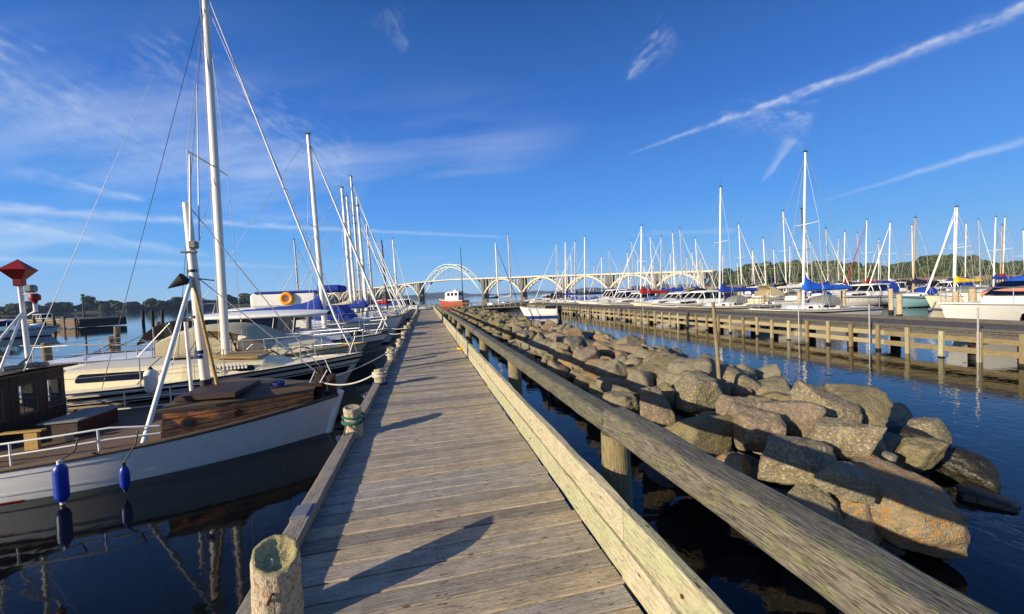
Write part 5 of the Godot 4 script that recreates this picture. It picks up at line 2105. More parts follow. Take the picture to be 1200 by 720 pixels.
	g.tube([f + Vector3(-0.03, 1.24, 0.0), f + Vector3(0.10, 1.24, 0.02)], 0.014, 6)
	part(g, "searchlight", "gray_paint", o)
	g = Geo.new()
	var rl := f + Vector3(0.16, 1.08, 0.02)
	g.tube([rl, rl + Vector3(0, 0.03, 0), rl + Vector3(0, 0.05, 0), rl + Vector3(0, 0.06, 0), rl + Vector3(0, 0.14, 0), rl + Vector3(0, 0.17, 0)], [0.03, 0.03, 0.04, 0.07, 0.07, 0.04], 14)
	part(g, "red_lamp", "red_plastic", o)
	g = Geo.new()
	g.tube([rl + Vector3(0, -0.14, 0), rl], 0.028, 10)
	g.tube([rl + Vector3(0, -0.12, 0), f + Vector3(-0.02, 0.86, 0.0)], 0.012, 6)
	part(g, "lamp_stub", "white_paint", o)
	g = Geo.new()
	g.tube([Vector3(-0.34, 1.52, 0.05), Vector3(0.7, 4.0, 0.05), Vector3(1.73, 6.37, 0.05)], [0.006, 0.004, 0.002], 6)
	part(g, "whip_aerial", "white_paint", o)
	g = Geo.new()
	g.tube([f + Vector3(-0.25, 0, 0.35), f + Vector3(-0.33, 1.15, 0.35)], 0.016, 6)
	part(g, "aerial", "white_paint", o)
	g = Geo.new()
	g.tube([f + Vector3(-0.05, 0.02, 0.22), f + Vector3(0.15, 0.22, 0.15)], 0.02, 8)
	g.tube([f + Vector3(-0.1, 0.05, 0.3), f + Vector3(0.12, 0.07, 0.0)], 0.045, 10)
	g.box(f + Vector3(0.12, 0.05, -0.05), Vector3(0.16, 0.09, 0.14), 0.03)
	part(g, "horn", "gray_paint", o)
	# fenders hang from the rail: things of their own
	for k in 2:
		var p := Vector3([-4.62, -3.96][k], 0, [-5.96, -5.98][k])
		var ft := thing("fender", ["large blue cylindrical fender hanging from the rail of the white fishing boat", "smaller blue fender hanging right of the large one on the white fishing boat"][k], "fender", p, 0, "blue fenders of the fishing boat")
		var r: float = [0.070, 0.052][k]
		var y0: float = [0.04, 0.09][k]
		var y1: float = [0.53, 0.40][k]
		var gf := Geo.new()
		gf.tube([Vector3(0, y0, 0), Vector3(0, y0 + 0.015, 0), Vector3(0, y0 + 0.05, 0), Vector3(0, y0 + 0.09, 0), Vector3(0, (y0 + y1) / 2, 0), Vector3(0, y1 - 0.09, 0), Vector3(0, y1 - 0.05, 0), Vector3(0, y1 - 0.015, 0), Vector3(0, y1, 0)], [r * 0.3, r * 0.6, r * 0.88, r, r, r, r * 0.88, r * 0.6, r * 0.3], 20)
		part(gf, "body", "blue_fender", ft)
		var ge := Geo.new()
		ge.tube([Vector3(0, y0 - 0.03, 0), Vector3(0, y0 + 0.005, 0)], r * 0.35, 12)
		ge.tube([Vector3(0, y1, 0), Vector3(0, y1 + 0.045, 0)], r * 0.38, 12)
		part(ge, "end_eye", "white_fender" if k == 0 else "rubber", ft)
		var gr := Geo.new()
		gr.tube([Vector3(0, y1 + 0.04, 0), Vector3(0.03, 0.62, -0.18), Vector3(0.03, 0.78, -0.25)], 0.010, 6)
		part(gr, "line", "rope_gray", ft)


func cream_sailboat():
	var z := -10.95
	var o := sailboat("cream sailing yacht with navy stripe and tall white mast, second from the viewer", Vector3(-6.55, 0, z), 0.0, {
		"L": 9.7, "B": 3.0, "fb": 1.04, "fm": 0.78, "fs": 0.80, "rake": 0.9, "tr": 0.72, "full": 2.1, "hull": "ivory", "deck": "ivory", "stripe": "navy", "stripe_d": 0.09, "stripe_w": 0.06,
		"cabin": [-1.1, 3.3, 1.9, 0.42], "cabin_mat": "cream", "windows": [[0.05, 0.40], [0.64, 0.82]], "mast_x": 1.60, "mast_h": 10.15, "mast_r": 0.07, "mast_rake": -0.05, "spreaders": 1, "furl": 0.0, "stay": 0.985,
		"cover": "", "strake": "navy", "wire": 0.006, "boom": 0.0, "backstay": false}, "", 1)
	var h := hull_of({"L": 9.7, "B": 3.0, "fb": 1.04, "fm": 0.78, "fs": 0.80, "rake": 0.9, "tr": 0.72, "full": 2.1})
	part(h.band(0.30, 0.46, 0.007, 0.55, 0.985), "bow_flash", "navy", o)
	part(h.band(0.24, 0.27, 0.007), "pin_stripe", "navy", o)
	# the forestay carries a thin rolled sail
	var g := Geo.new()
	g.tube([Vector3(4.55, 1.15, 0), Vector3(4.2, 2.0, 0), Vector3(1.75, 9.9, 0)], [0.014, 0.032, 0.014], 8)
	part(g, "rolled_foresail", "white_canvas", o)
	for side in [-1.0, 1.0]:
		part(wires([[Vector3(1.62, 9.85, 0), Vector3(-0.15, 0.82, side * 1.25)]], 0.006), "shroud", "mast_dark", o)
		part(wires([[Vector3(1.60 - 0.1, 1.3, side * 0.07), Vector3(1.62 - 0.06, 9.9, side * 0.05)]], 0.006), "halyard", "rope_white", o)
	for x in [-1.9, -2.6]:
		for side in [-1.0, 1.0]:
			g = Geo.new()
			g.tube([Vector3(x, 0.80, side * 1.12), Vector3(x, 0.88, side * 1.12), Vector3(x, 0.92, side * 1.12), Vector3(x, 0.96, side * 1.12)], [0.085, 0.06, 0.06, 0.075], 14)
			part(g, "winch", "steel", o)
	# curtains stand behind the forward window
	g = Geo.new()
	for k in 9:
		g.box(Vector3(1.76 + k * 0.072, 1.02, 0.845 - k * 0.012), Vector3(0.05, 0.13, 0.02), 0.004)
	part(g, "curtain", "curtain", o)
	# a tan non-slip panel and a hatch on the coach roof, a name board with faded lettering
	g = Geo.new()
	g.box(Vector3(2.0, 1.185, 0.0), Vector3(1.0, 0.05, 1.0), 0.02, Basis(Vector3.BACK, -0.07))
	part(g, "deck_pad", "pale_wood", o)
	g = Geo.new()
	g.box(Vector3(0.75, 1.215, 0.0), Vector3(0.55, 0.06, 0.55), 0.02)
	part(g, "hatch", "glass_dark", o)
	g = Geo.new()
	for k in 2:
		g.tube([Vector3(-3.6 + k * 0.3, 0.86, 0.9), Vector3(-2.2 + k * 0.3, 1.35 - k * 0.3, 0.7)], 0.018, 6)
	g.tube([Vector3(-4.2, 0.9, 1.0), Vector3(-3.0, 1.55, 0.6), Vector3(-2.0, 1.35, 0.6)], 0.016, 6)
	part(g, "grab_rail", "steel", o)
	g = Geo.new()
	g.box(Vector3(-2.4, 0.95, 1.08), Vector3(1.3, 0.26, 0.05), 0.01)
	part(g, "coaming", "gray_paint", o)
	var tm := TextMesh.new()
	tm.text = "Cap"
	var sf := SystemFont.new()
	sf.font_names = PackedStringArray(["Droid Serif"])
	tm.font = sf
	tm.font_size = 32
	tm.pixel_size = 0.0035
	tm.depth = 0.006
	part(tm, "lettering", "navy", o, Transform3D(Basis(), Vector3(-2.35, 0.96, 1.108)))
	# a white fender stands along the side
	var f := thing("fender", "white cylindrical fender with a black cap on the near side of the cream sailing yacht", "fender", Vector3(-5.62, 0, -9.36))
	g = Geo.new()
	g.tube([Vector3(0, 0.70, 0), Vector3(0, 0.74, 0), Vector3(0, 0.80, 0), Vector3(0, 1.12, 0), Vector3(0, 1.17, 0), Vector3(0, 1.20, 0)], [0.05, 0.09, 0.11, 0.11, 0.085, 0.04], 18)
	part(g, "body", "white_fender", f)
	g = Geo.new()
	g.tube([Vector3(0, 1.19, 0), Vector3(0, 1.25, 0)], [0.05, 0.02], 12)
	g.tube([Vector3(0, 1.25, 0), Vector3(0.1, 1.42, -0.2)], 0.008, 5)
	part(g, "cap", "rubber", f)


func white_cruiser():
	var o := thing("motor_cruiser", "white motor cruiser with long rounded roof and dark saloon windows, left of the pier", "motor cruiser", Vector3(-6.85, 0, -16.0))
	o.scale = Vector3(1.06, 1.0, 1.0)
	var h := hull_of({"L": 10.0, "B": 3.3, "fb": 1.10, "fm": 0.88, "fs": 0.85, "rake": 0.8, "tr": 0.8, "full": 2.3})
	part(h.skin(30, 10), "hull", "gray_paint", o)
	part(h.band(0.0, 0.24, 0.008), "topside_band", "white_paint", o)
	part(h.band(0.26, 0.30, 0.009), "hull_stripe", "navy", o)
	part(h.lid(0.02, 0.02, 0.05), "deck", "white_paint", o)
	part(h.rub(0.03), "rubbing_strake", "navy", o)
	var st := [[-0.9, 1.2, 1.15, 0.86, 1.42], [1.2, 1.2, 1.15, 0.86, 1.42], [2.6, 1.05, 0.95, 0.9, 1.38], [3.5, 0.75, 0.6, 0.95, 1.16]]
	part(cabin(st, 0.04), "coach_roof", "white_paint", o)
	for s in [-1.0, 1.0]:
		part(side_window(st, 2.65, 3.15, 0.35, 0.75, s, 0.04), "window", "glass_dark", o)
	# the saloon: glass all round between dark posts
	var gl := [[-0.55, 1.12, 0.98, 1.42, 1.98], [1.6, 1.12, 0.98, 1.42, 1.98], [2.25, 1.0, 0.9, 1.42, 1.92], [2.75, 0.95, 0.82, 1.40, 1.46]]
	for s in [-1.0, 1.0]:
		var xs := [-0.5, 0.55, 1.5, 2.1]
		for k in 3:
			part(side_window(gl, xs[k] + 0.02, xs[k + 1] - 0.02, 0.04, 0.96, s, 0.03), "window", "glass_dark" if k < 2 else "pane", o)
		for k in 4:
			var g := Geo.new()
			g.tube([on_cabin(gl, xs[k], 0, s, 0.0), on_cabin(gl, xs[k] + 0.05, 1.0, s, 0.0)], 0.045, 8)
			part(g, "window_post", "black_paint", o)
	var g2 := Geo.new()
	g2.quad(Vector3(2.18, 1.95, -0.85), Vector3(2.18, 1.95, 0.85), Vector3(2.72, 1.44, 0.92), Vector3(2.72, 1.44, -0.92), Vector3(1, 0.6, 0))
	part(g2, "windscreen", "pane", o)
	g2 = Geo.new()
	g2.box(Vector3(0.6, 1.44, 0), Vector3(2.3, 0.05, 2.1), 0.01)
	g2.box(Vector3(-0.5, 1.7, 0), Vector3(0.06, 0.5, 1.9), 0.01)
	part(g2, "saloon_floor", "dark_wood", o)
	# the long roof with rounded ends
	var rows := []
	for i in 19:
		var t := i / 18.0
		var x := lerpf(-1.15, 3.05, t)
		var e := pow(sin(PI * clampf(0.03 + t * 0.94, 0, 1)), 0.28)
		var row := PackedVector3Array()
		for j in 15:
			var a := TAU * (j % 14) / 14.0
			var sy := sin(a)
			row.append(Vector3(x, 2.03 - 0.03 * t + (0.20 * e if sy > 0 else 0.13 * e) * sy, cos(a) * 1.2 * e * (1.0 - 0.10 * t)))
		rows.append(row)
	g2 = Geo.new()
	g2.grid(rows, Vector3.ZERO, true)
	part(g2, "roof", "white_paint", o)
	g2 = Geo.new()
	g2.tube([Vector3(-0.9, 2.15, -0.5), Vector3(-0.75, 2.55, -0.4), Vector3(-0.75, 2.55, 0.4), Vector3(-0.9, 2.15, 0.5)], 0.02, 6)
	g2.tube([Vector3(-0.4, 2.15, -0.3), Vector3(-0.6, 2.5, -0.3)], 0.016, 6)
	part(g2, "roof_rail", "steel", o)
	# black bimini on tubes over the cockpit
	rows = []
	for i in 8:
		var t := i / 7.0
		var row := PackedVector3Array()
		for j in 9:
			var q := j / 4.0 - 1.0
			row.append(Vector3(lerpf(-0.95, -2.25, t), 2.10 - 0.75 * pow(t, 3.0) - 0.10 * q * q, q * 1.25))
		rows.append(row)
	g2 = Geo.new()
	g2.grid(rows, Vector3.UP)
	for j in 2:
		var z: float = [-1.25, 1.25][j]
		g2.quad(Vector3(-1.25, 1.98, z), Vector3(-1.5, 1.96, z), Vector3(-1.45, 1.35, z), Vector3(-1.2, 1.35, z))
	part(g2, "bimini", "black_canvas", o)
	g2 = Geo.new()
	for z in [-1.24, 1.24]:
		for e in [[-2.2, 0.9, -1.3, 1.95], [-1.3, 0.9, -2.1, 1.5], [-1.0, 0.9, -1.4, 1.95], [-2.2, 0.9, -2.2, 1.32], [-1.75, 0.9, -1.75, 1.85]]:
			g2.tube([Vector3(e[0], e[1], z), Vector3(e[2], e[3], z)], 0.016, 6)
	part(g2, "bimini_tube", "steel", o)
	pulpit(o, h, 0.55)
	g2 = Geo.new()
	g2.box(Vector3(4.55, 1.16, 0), Vector3(0.5, 0.08, 0.2), 0.02)
	g2.tube([Vector3(4.3, 1.22, -0.1), Vector3(4.3, 1.22, 0.1)], 0.07, 10)
	part(g2, "anchor_winch", "steel", o)
	g2 = Geo.new()
	g2.box(Vector3(3.9, 1.18, 0), Vector3(0.45, 0.1, 0.45), 0.02)
	part(g2, "hatch", "glass_dark", o)


func canopy_boat():
	var o := motorboat("cream cabin boat with beige cockpit canopy on tubes, next to the white cruiser", Vector3(-5.75, 0, -13.35), 0.0, {
		"L": 7.6, "B": 2.5, "fb": 1.05, "fm": 0.9, "fs": 0.85, "hull": "cream", "deck": "pale_wood", "house_h": 0.0, "fore0": 0.16, "fore1": 0.40, "fore_h": 0.4, "cabin_mat": "cream", "strake": "pale_wood"}, "", 1)
	var rows := []
	for i in 12:
		var t := i / 11.0
		var x := lerpf(-1.45, 1.35, t)
		var top := 1.92 * 1.0 - 0.62 * pow(absf(t - 0.42) / 0.58, 2.4)
		var row := PackedVector3Array()
		for j in 11:
			var q := j / 5.0 - 1.0
			row.append(Vector3(x, top - 0.16 * pow(absf(q), 3.0), q * 1.12))
		rows.append(row)
	var g := Geo.new()
	g.grid(rows, Vector3.UP)
	part(g, "canopy", "beige_canvas", o)
	g = Geo.new()
	for s in [0, 10]:
		g = Geo.new()
		for i in [0, 1, 2, 3]:
			var a: Vector3 = rows[i][s]
			var b: Vector3 = rows[i + 1][s]
			g.quad(a, b, Vector3(b.x, 0.9, b.z), Vector3(a.x, 0.9, a.z), Vector3(0, 0, -1 if s == 0 else 1))
		part(g, "canopy_side", "beige_canvas", o)
	for s in [0, 10]:
		for e in [[5, 7], [8, 10]]:
			g = Geo.new()
			var a: Vector3 = rows[e[0]][s]
			var b: Vector3 = rows[e[1]][s]
			g.quad(a - Vector3(0, 0.08, 0), b - Vector3(0, 0.08, 0), Vector3(b.x + 0.1, 1.12, b.z), Vector3(a.x, 1.12, a.z), Vector3(0, 0, -1 if s == 0 else 1))
			part(g, "window", "pane", o)
		g = Geo.new()
		for i in [4, 7, 11]:
			var a: Vector3 = rows[i][s]
			g.tube([a, Vector3(a.x + (0.25 if i > 4 else -0.1), 0.95, a.z)], 0.022, 6)
		g.tube([rows[5][s], Vector3(rows[8][s].x, 0.95, rows[8][s].z)], 0.016, 6)
		g.tube([rows[8][s], Vector3(rows[5][s].x, 0.95, rows[5][s].z)], 0.016, 6)
		part(g, "canopy_frame", "mast_dark" if s else "steel", o)


# ------------------------------------------------------------------ the rest of the left row
func build_left_row():
	# 4: sailing boat with a blue boom cover
	var o := sailboat("white sailing boat with long blue boom cover and pale mast, beside the cruiser", Vector3(-6.2, 0, -19.1), 0.0, {
		"L": 9.0, "B": 2.8, "fb": 1.05, "fm": 0.82, "fs": 0.82, "hull": "white_paint", "stripe": "navy", "mast_x": 1.62, "mast_h": 10.0, "mast_r": 0.078, "mast_rake": 0.24, "boom": 3.5, "boom_up": 0.85, "cover": "blue_canvas", "cover_r": 0.22, "cover_tall": 0.85,
		"cabin": [-1.2, 2.8, 1.8, 0.45], "furl": 0.06, "mast": "mast", "spray": "blue_canvas", "wire": 0.009}, "", 1)
	# 5: boat with a flying bridge under blue canvas, and a lifebuoy
	o = motorboat("white motor yacht with flying bridge and blue canvas covers, left of the pier", Vector3(-6.3, 0, -22.3), 0.0, {
		"L": 10.0, "B": 3.3, "fb": 1.5, "fm": 1.15, "fs": 1.0, "house_h": 1.05, "hull": "white_paint", "strake": "navy", "fore_h": 0.5, "house0": -0.3}, "", 1)
	var g := Geo.new()
	g.box(Vector3(-0.6, 2.62, 0), Vector3(3.0, 0.7, 2.3), 0.1)
	part(g, "fly_bridge", "white_paint", o)
	g = Geo.new()
	g.box(Vector3(-0.3, 3.0, 0), Vector3(3.2, 0.12, 2.36), 0.05)
	g.box(Vector3(1.45, 3.12, 0), Vector3(1.1, 0.36, 1.9), 0.08)
	part(g, "fly_cover", "blue_canvas", o)
	g = Geo.new()
	g.quad(Vector3(0.95, 2.3, 1.28), Vector3(1.9, 2.25, 1.20), Vector3(2.5, 1.5, 1.2), Vector3(0.75, 1.5, 1.30), Vector3(0, 0, 1))
	g.quad(Vector3(1.9, 2.25, 1.20), Vector3(2.5, 1.5, 1.2), Vector3(2.5, 1.5, -1.2), Vector3(1.9, 2.25, -1.2), Vector3(1, 0.4, 0))
	part(g, "screen_cover", "blue_canvas", o)
	var ring := thing("lifebuoy", "orange yellow lifebuoy on the flying bridge of the motor yacht", "lifebuoy", Vector3(-6.72, 2.68, -21.07))
	var tg := Geo.new()
	var pts := []
	for k in 25:
		var a := TAU * k / 24.0
		pts.append(Vector3(cos(a) * 0.24, sin(a) * 0.24, 0))
	tg.tube(pts, 0.095, 10, false)
	part(tg, "ring", "orange_plastic", ring)
	# 6 .. : masts ever closer together towards the end of the pier: z, mast x, height, half thickness, mast, cover, hull, furl
	var R := [
		[-25.2, -3.55, 8.2, 0.085, "mast", "blue_canvas", "white_paint", 0.06, "white sailing boat with a short pale mast, next beyond the flying bridge"],
		[-27.4, -4.80, 9.9, 0.10, "mast", "beige_canvas", "ivory", 0.0, "ivory sailing boat with beige boom cover, second beyond the flying bridge"],
		[-30.5, -4.70, 11.6, 0.09, "mast_gray", "navy_canvas", "white_paint", 0.07, "white sailing yacht with tall grey mast carrying wind gauges, left of the pier"],
		[-33.6, -5.60, 10.9, 0.10, "mast", "gray_canvas", "navy", 0.07, "dark blue sailing yacht, left of the pier midway along"],
		[-36.7, -5.30, 11.7, 0.10, "mast", "blue_canvas", "white_paint", 0.08, "white sailing yacht with thick rolled foresail, far along the left row"],
		[-39.8, -5.00, 9.9, 0.09, "mast_gray", "navy_canvas", "white_paint", 0.07, "white sailing boat with navy boom cover, far along the left row"],
		[-42.9, -4.00, 8.6, 0.09, "mast_dark", "red_canvas", "cream", 0.0, "cream boat with a dark mast, far along the left row"],
		[-49.0, -3.30, 9.7, 0.10, "mast", "blue_canvas", "white_paint", 0.06, "white sailing boat with single pale mast at the end of the left row"],
	]
	for r in R:
		var L: float = clampf(r[2] * 0.9, 8.0, 10.5)
		var bowx := -1.55
		var cx := bowx - L / 2
		sailboat(r[8], Vector3(cx, 0, r[0]), 0.0, {"L": L, "B": 2.75, "fb": 1.12, "fm": 0.86, "fs": 0.85, "hull": r[6], "stripe": "navy" if r[6] != "navy" else "white_paint", "mast_x": r[1] - cx, "mast_h": r[2], "mast_r": r[3] * 0.8, "mast_rake": 0.25, "mast": r[4],
			"cover": r[5], "cover_r": 0.2, "furl": r[7] * 0.72, "wire": 0.014, "spreaders": 2 if r[2] > 11 else 1, "rails": true, "cabin": [-0.1 * L, 0.28 * L, 1.75, 0.45], "spray": r[5] if r[2] > 9.8 else ""}, "sailing boats along the left side of the pier", 0)
	motorboat("low white motor boat with dark windscreen and black canopy near the end of the pier", Vector3(-4.9, 0, -46.0), 0.0, {"L": 7.5, "B": 2.7, "fb": 1.0, "fm": 0.8, "house_h": 0.9, "canopy": "black_canvas"})
	motorboat("white boat with a broad flat roof and dark raked windows at the pier's end", Vector3(-3.4, 0, -54.6), 0.0, {"L": 9.0, "B": 3.2, "fb": 1.1, "fm": 0.95, "house_h": 1.35, "house0": -0.35, "fore0": 0.22, "fore1": 0.46})
	# a boat's mast far behind the row
	sailboat("small sailing boat with thin grey mast behind the left row", Vector3(-14.5, 0, -48.0), 0.4, {"L": 7.5, "B": 2.4, "mast_h": 9.6, "mast": "mast_gray", "cover": "blue_canvas"})


# ------------------------------------------------------------------ the marina beyond the second jetty
func build_right_boats():
	big_motorsailer()
	# mast x, z, height, boat's bow (-1 towards the viewer's jetty, 1 away), hull, cover, mast, furl, label
	var R := [
		[21.9, -18.2, 10.0, -1, "white_paint", "sky_canvas", "mast", 0.0, "white sailing boat with vivid blue boom cover and tall mast behind the second jetty"],
		[22.2, -25.1, 9.9, -1, "ivory", "blue_canvas", "mast", 0.0, "white sailing boat with a thick white mast just behind the leaning stake's tip"],
		[21.9, -35.6, 8.9, -1, "white_paint", "red_canvas", "mast", 0.05, "white sailing boat with a dark red sail bundled at its mast"],
		[21.9, -49.9, 10.0, -1, "white_paint", "navy_canvas", "mast", 0.0, "white sailing boat with thick mast and navy sail bag, far along the second jetty"],
		[21.9, -53.4, 9.9, -1, "ivory", "navy_canvas", "mast_gray", 0.05, "ivory sailing boat with navy sail bag, far along the second jetty"],
		[21.9, -57.4, 10.4, -1, "white_paint", "blue_canvas", "mast", 0.0, "white sailing boat third from the far end of the second jetty"],
		[21.9, -61.6, 10.7, -1, "white_paint", "navy_canvas", "mast_gray", 0.05, "white sailing boat at the far end of the second jetty"],
		[40.5, -79.5, 11.7, 1, "white_paint", "navy_canvas", "mast_gray", 0.05, "distant sailing boat in front of the bridge's right arches"],
		[40.5, -71.4, 10.0, 1, "ivory", "blue_canvas", "mast", 0.0, "distant sailing boat with white mast before the third arch right of the tall one"],
		[34.5, -59.3, 10.7, 1, "white_paint", "navy_canvas", "mast_gray", 0.06, "distant white sailing boat with dark boom cover in the middle of the marina"],
		[40.5, -63.1, 12.0, 1, "white_paint", "black_canvas", "mast", 0.06, "tall masted white yacht in the middle of the marina"],
		[34.5, -50.9, 10.1, -1, "white_paint", "blue_canvas", "mast_gray", 0.06, "white sailing boat with blue boom cover and dark rolled foresail before the bridge"],
		[40.5, -56.6, 11.6, 1, "ivory", "blue_canvas", "mast", 0.0, "ivory yacht with thick mast and blue boom cover before the bridge"],
		[34.5, -46.6, 10.5, 1, "white_paint", "blue_canvas", "mast_gray", 0.05, "white yacht with grey mast and blue sail cover in the marina's second row"],
		[40.5, -51.1, 9.8, 1, "white_paint", "blue_canvas", "mast", 0.06, "white sailing boat at the right end of the bridge's view"],
		[40.5, -42.8, 10.4, 1, "ivory", "gray_canvas", "mast", 0.05, "long ivory yacht with grey boom cover in front of the first woods"],
		[40.5, -39.1, 8.0, 1, "cream", "white_canvas", "mast", 0.0, "cream sailing boat with a short white mast in front of the woods"],
		[40.5, -36.4, 10.7, 1, "cream", "black_canvas", "mast", 0.07, "cream yacht with black boom cover and white rolled foresail in front of the woods"],
		[34.5, -29.1, 9.3, 1, "white_paint", "white_canvas", "mast_dark", 0.0, "white sailing boat with a black mast beside the tall white one"],
		[40.5, -31.6, 7.9, 1, "white_paint", "blue_canvas", "mast_gray", 0.05, "small white sailing boat with blue canvas behind the vivid blue boom cover"],
		[40.5, -24.2, 7.5, -1, "pale_blue", "navy_canvas", "mast_wood", 0.0, "pale blue sailing boat with wooden mast and navy cover"],
		[40.5, -21.6, 7.8, -1, "ivory", "yellow_canvas", "mast", 0.07, "ivory sailing boat with a yellow cover and white rolled foresail"],
		[57.0, -57.3, 8.6, 1, "white_paint", "navy_canvas", "mast", 0.05, "small distant sailing boat under the left end of the woods"],
		[57.0, -46.8, 8.7, 1, "white_paint", "blue_canvas", "mast_gray", 0.05, "distant white boat with blue cover under the woods"],
		[57.0, -41.9, 9.2, -1, "white_paint", "navy_canvas", "mast", 0.0, "distant white sailing boat with a brown mast top under the woods"],
		[63.0, -44.6, 9.5, 1, "ivory", "white_canvas", "mast_gray", 0.0, "distant ivory sailing boat in the third row of the marina"],
		[57.0, -39.2, 10.3, -1, "white_paint", "red_canvas", "mast", 0.06, "distant white yacht with a bright red sail cover"],
		[63.0, -41.8, 7.6, 1, "white_paint", "gray_canvas", "mast_gray", 0.0, "small distant boat with grey cover in the third row"],
		[57.0, -36.6, 9.5, -1, "white_paint", "white_canvas", "mast", 0.07, "distant white yacht with a white rolled foresail leaning left"],
		[63.0, -33.8, 10.8, -1, "white_paint", "navy_canvas", "mast", 0.05, "distant white yacht with the tallest mast before the highest woods"],
		[57.0, -27.5, 8.3, -1, "white_paint", "blue_canvas", "mast", 0.0, "distant white boat with pale mast at the right of the marina"],
		[63.0, -29.9, 7.9, -1, "cream", "red_canvas", "mast_wood", 0.0, "distant cream boat with wooden mast and red cover at the right"],
		[57.0, -24.6, 7.1, -1, "white_paint", "white_canvas", "mast", 0.0, "distant white boat with a white mast at the far right edge"],
		[63.0, -78.3, 8.7, 1, "white_paint", "navy_canvas", "mast_gray", 0.0, "distant boat with thin grey mast beside the left end of the woods"],
		[76.0, -57.2, 8.3, 1, "white_paint", "blue_canvas", "mast", 0.0, "farthest white boat, thin masted, below the woods"],
		[76.0, -76.4, 10.6, -1, "white_paint", "navy_canvas", "mast", 0.0, "farthest sailing boat by the left edge of the woods"],
		[70.0, -52.5, 9.9, -1, "ivory", "navy_canvas", "mast_gray", 0.0, "far ivory sailing boat in the last row"],
	]
	for r in R:
		var L: float = clampf(r[2] * 0.86, 7.2, 10.0)
		var near: bool = r[0] < 25.0
		var mx := 0.06 * L
		var cx: float = r[0] - (mx - 0.32) * r[3]
		sailboat(r[8], Vector3(cx, 0, r[1]), 0.0 if r[3] > 0 else PI, {"L": L, "B": 2.5, "fb": 1.12, "fm": 0.86, "fs": 0.82, "hull": r[4], "mast_x": mx, "mast_h": r[2], "mast_r": 0.06 if near else 0.058, "mast_rake": 0.32, "mast": r[6],
			"stripe": "navy" if int(r[1] * 10) % 3 else "", "cover": r[5], "cover_r": 0.26 if near else 0.24, "cover_tall": 1.1 if r[5] in ["sky_canvas", "red_canvas"] else 0.6, "furl": r[7], "wire": 0.010 if near else 0.010, "rails": near, "boom": 0.42 * L, "boom_up": 0.8,
			"furl_mat": "red_canvas" if r[1] == -39.2 else ("navy_canvas" if int(r[1]) % 3 == 0 and r[0] < 40.0 else "white_canvas"), "spray": ["navy_canvas", "blue_canvas", "", "gray_canvas"][int(absf(r[1] * 7)) % 4]}, "sailing boats in the marina", 1 if near and r[1] > -26 else 0)
	# further boats that fill the back rows
	var rf := RandomNumberGenerator.new()
	rf.seed = 55
	var fill := 0
	for row in [[49.5, -1.0], [52.5, 1.0], [69.5, 1.0], [73.0, -1.0], [33.0, -1.0]]:
		var zz := -24.0 - rf.randf() * 3.0
		while zz > -92.0:
			var skip: bool = rf.randf() < 0.22 or (row[0] < 40.0 and zz > -62.0) or (row[0] / -zz > 0.92 and (row[0] < 60.0 or rf.randf() < 0.45))
			if not skip:
				var mh := rf.randf_range(7.4, 11.2)
				var L := mh * 0.82
				var cov: String = ["navy_canvas", "blue_canvas", "white_canvas", "gray_canvas", "beige_canvas", "sky_canvas"][rf.randi() % 6]
				var hl: String = ["white_paint", "ivory", "white_paint", "cream", "navy", "pale_blue"][rf.randi() % 6]
				var word: String = {"navy_canvas": "navy", "blue_canvas": "blue", "white_canvas": "white", "gray_canvas": "grey", "beige_canvas": "beige", "sky_canvas": "bright blue"}[cov]
				var hw: String = {"white_paint": "white", "ivory": "ivory", "cream": "cream", "navy": "dark blue", "pale_blue": "pale blue"}[hl]
				var where: String = "far" if row[0] < 60.0 else "farthest"
				sailboat(hw + " sailing boat with a " + word + " boom cover in the marina's " + where + " row", Vector3(row[0], 0, zz), 0.0 if row[1] > 0 else PI, {"L": L, "B": 2.4, "fb": 1.1, "fm": 0.85, "hull": hl, "mast_x": 0.06 * L, "mast_h": mh, "mast_r": 0.055, "mast_rake": rf.randf_range(0.1, 0.4), "mast": ["mast", "mast", "mast_gray"][rf.randi() % 3], "cover": cov, "cover_r": 0.22, "furl": 0.045 if rf.randf() < 0.4 else 0.0, "wire": 0.009, "boom": 0.4 * L, "windows": [[0.1, 0.6]]}, "sailing boats in the marina's back rows", 0)
				fill += 1
			zz -= rf.randf_range(2.9, 4.2)
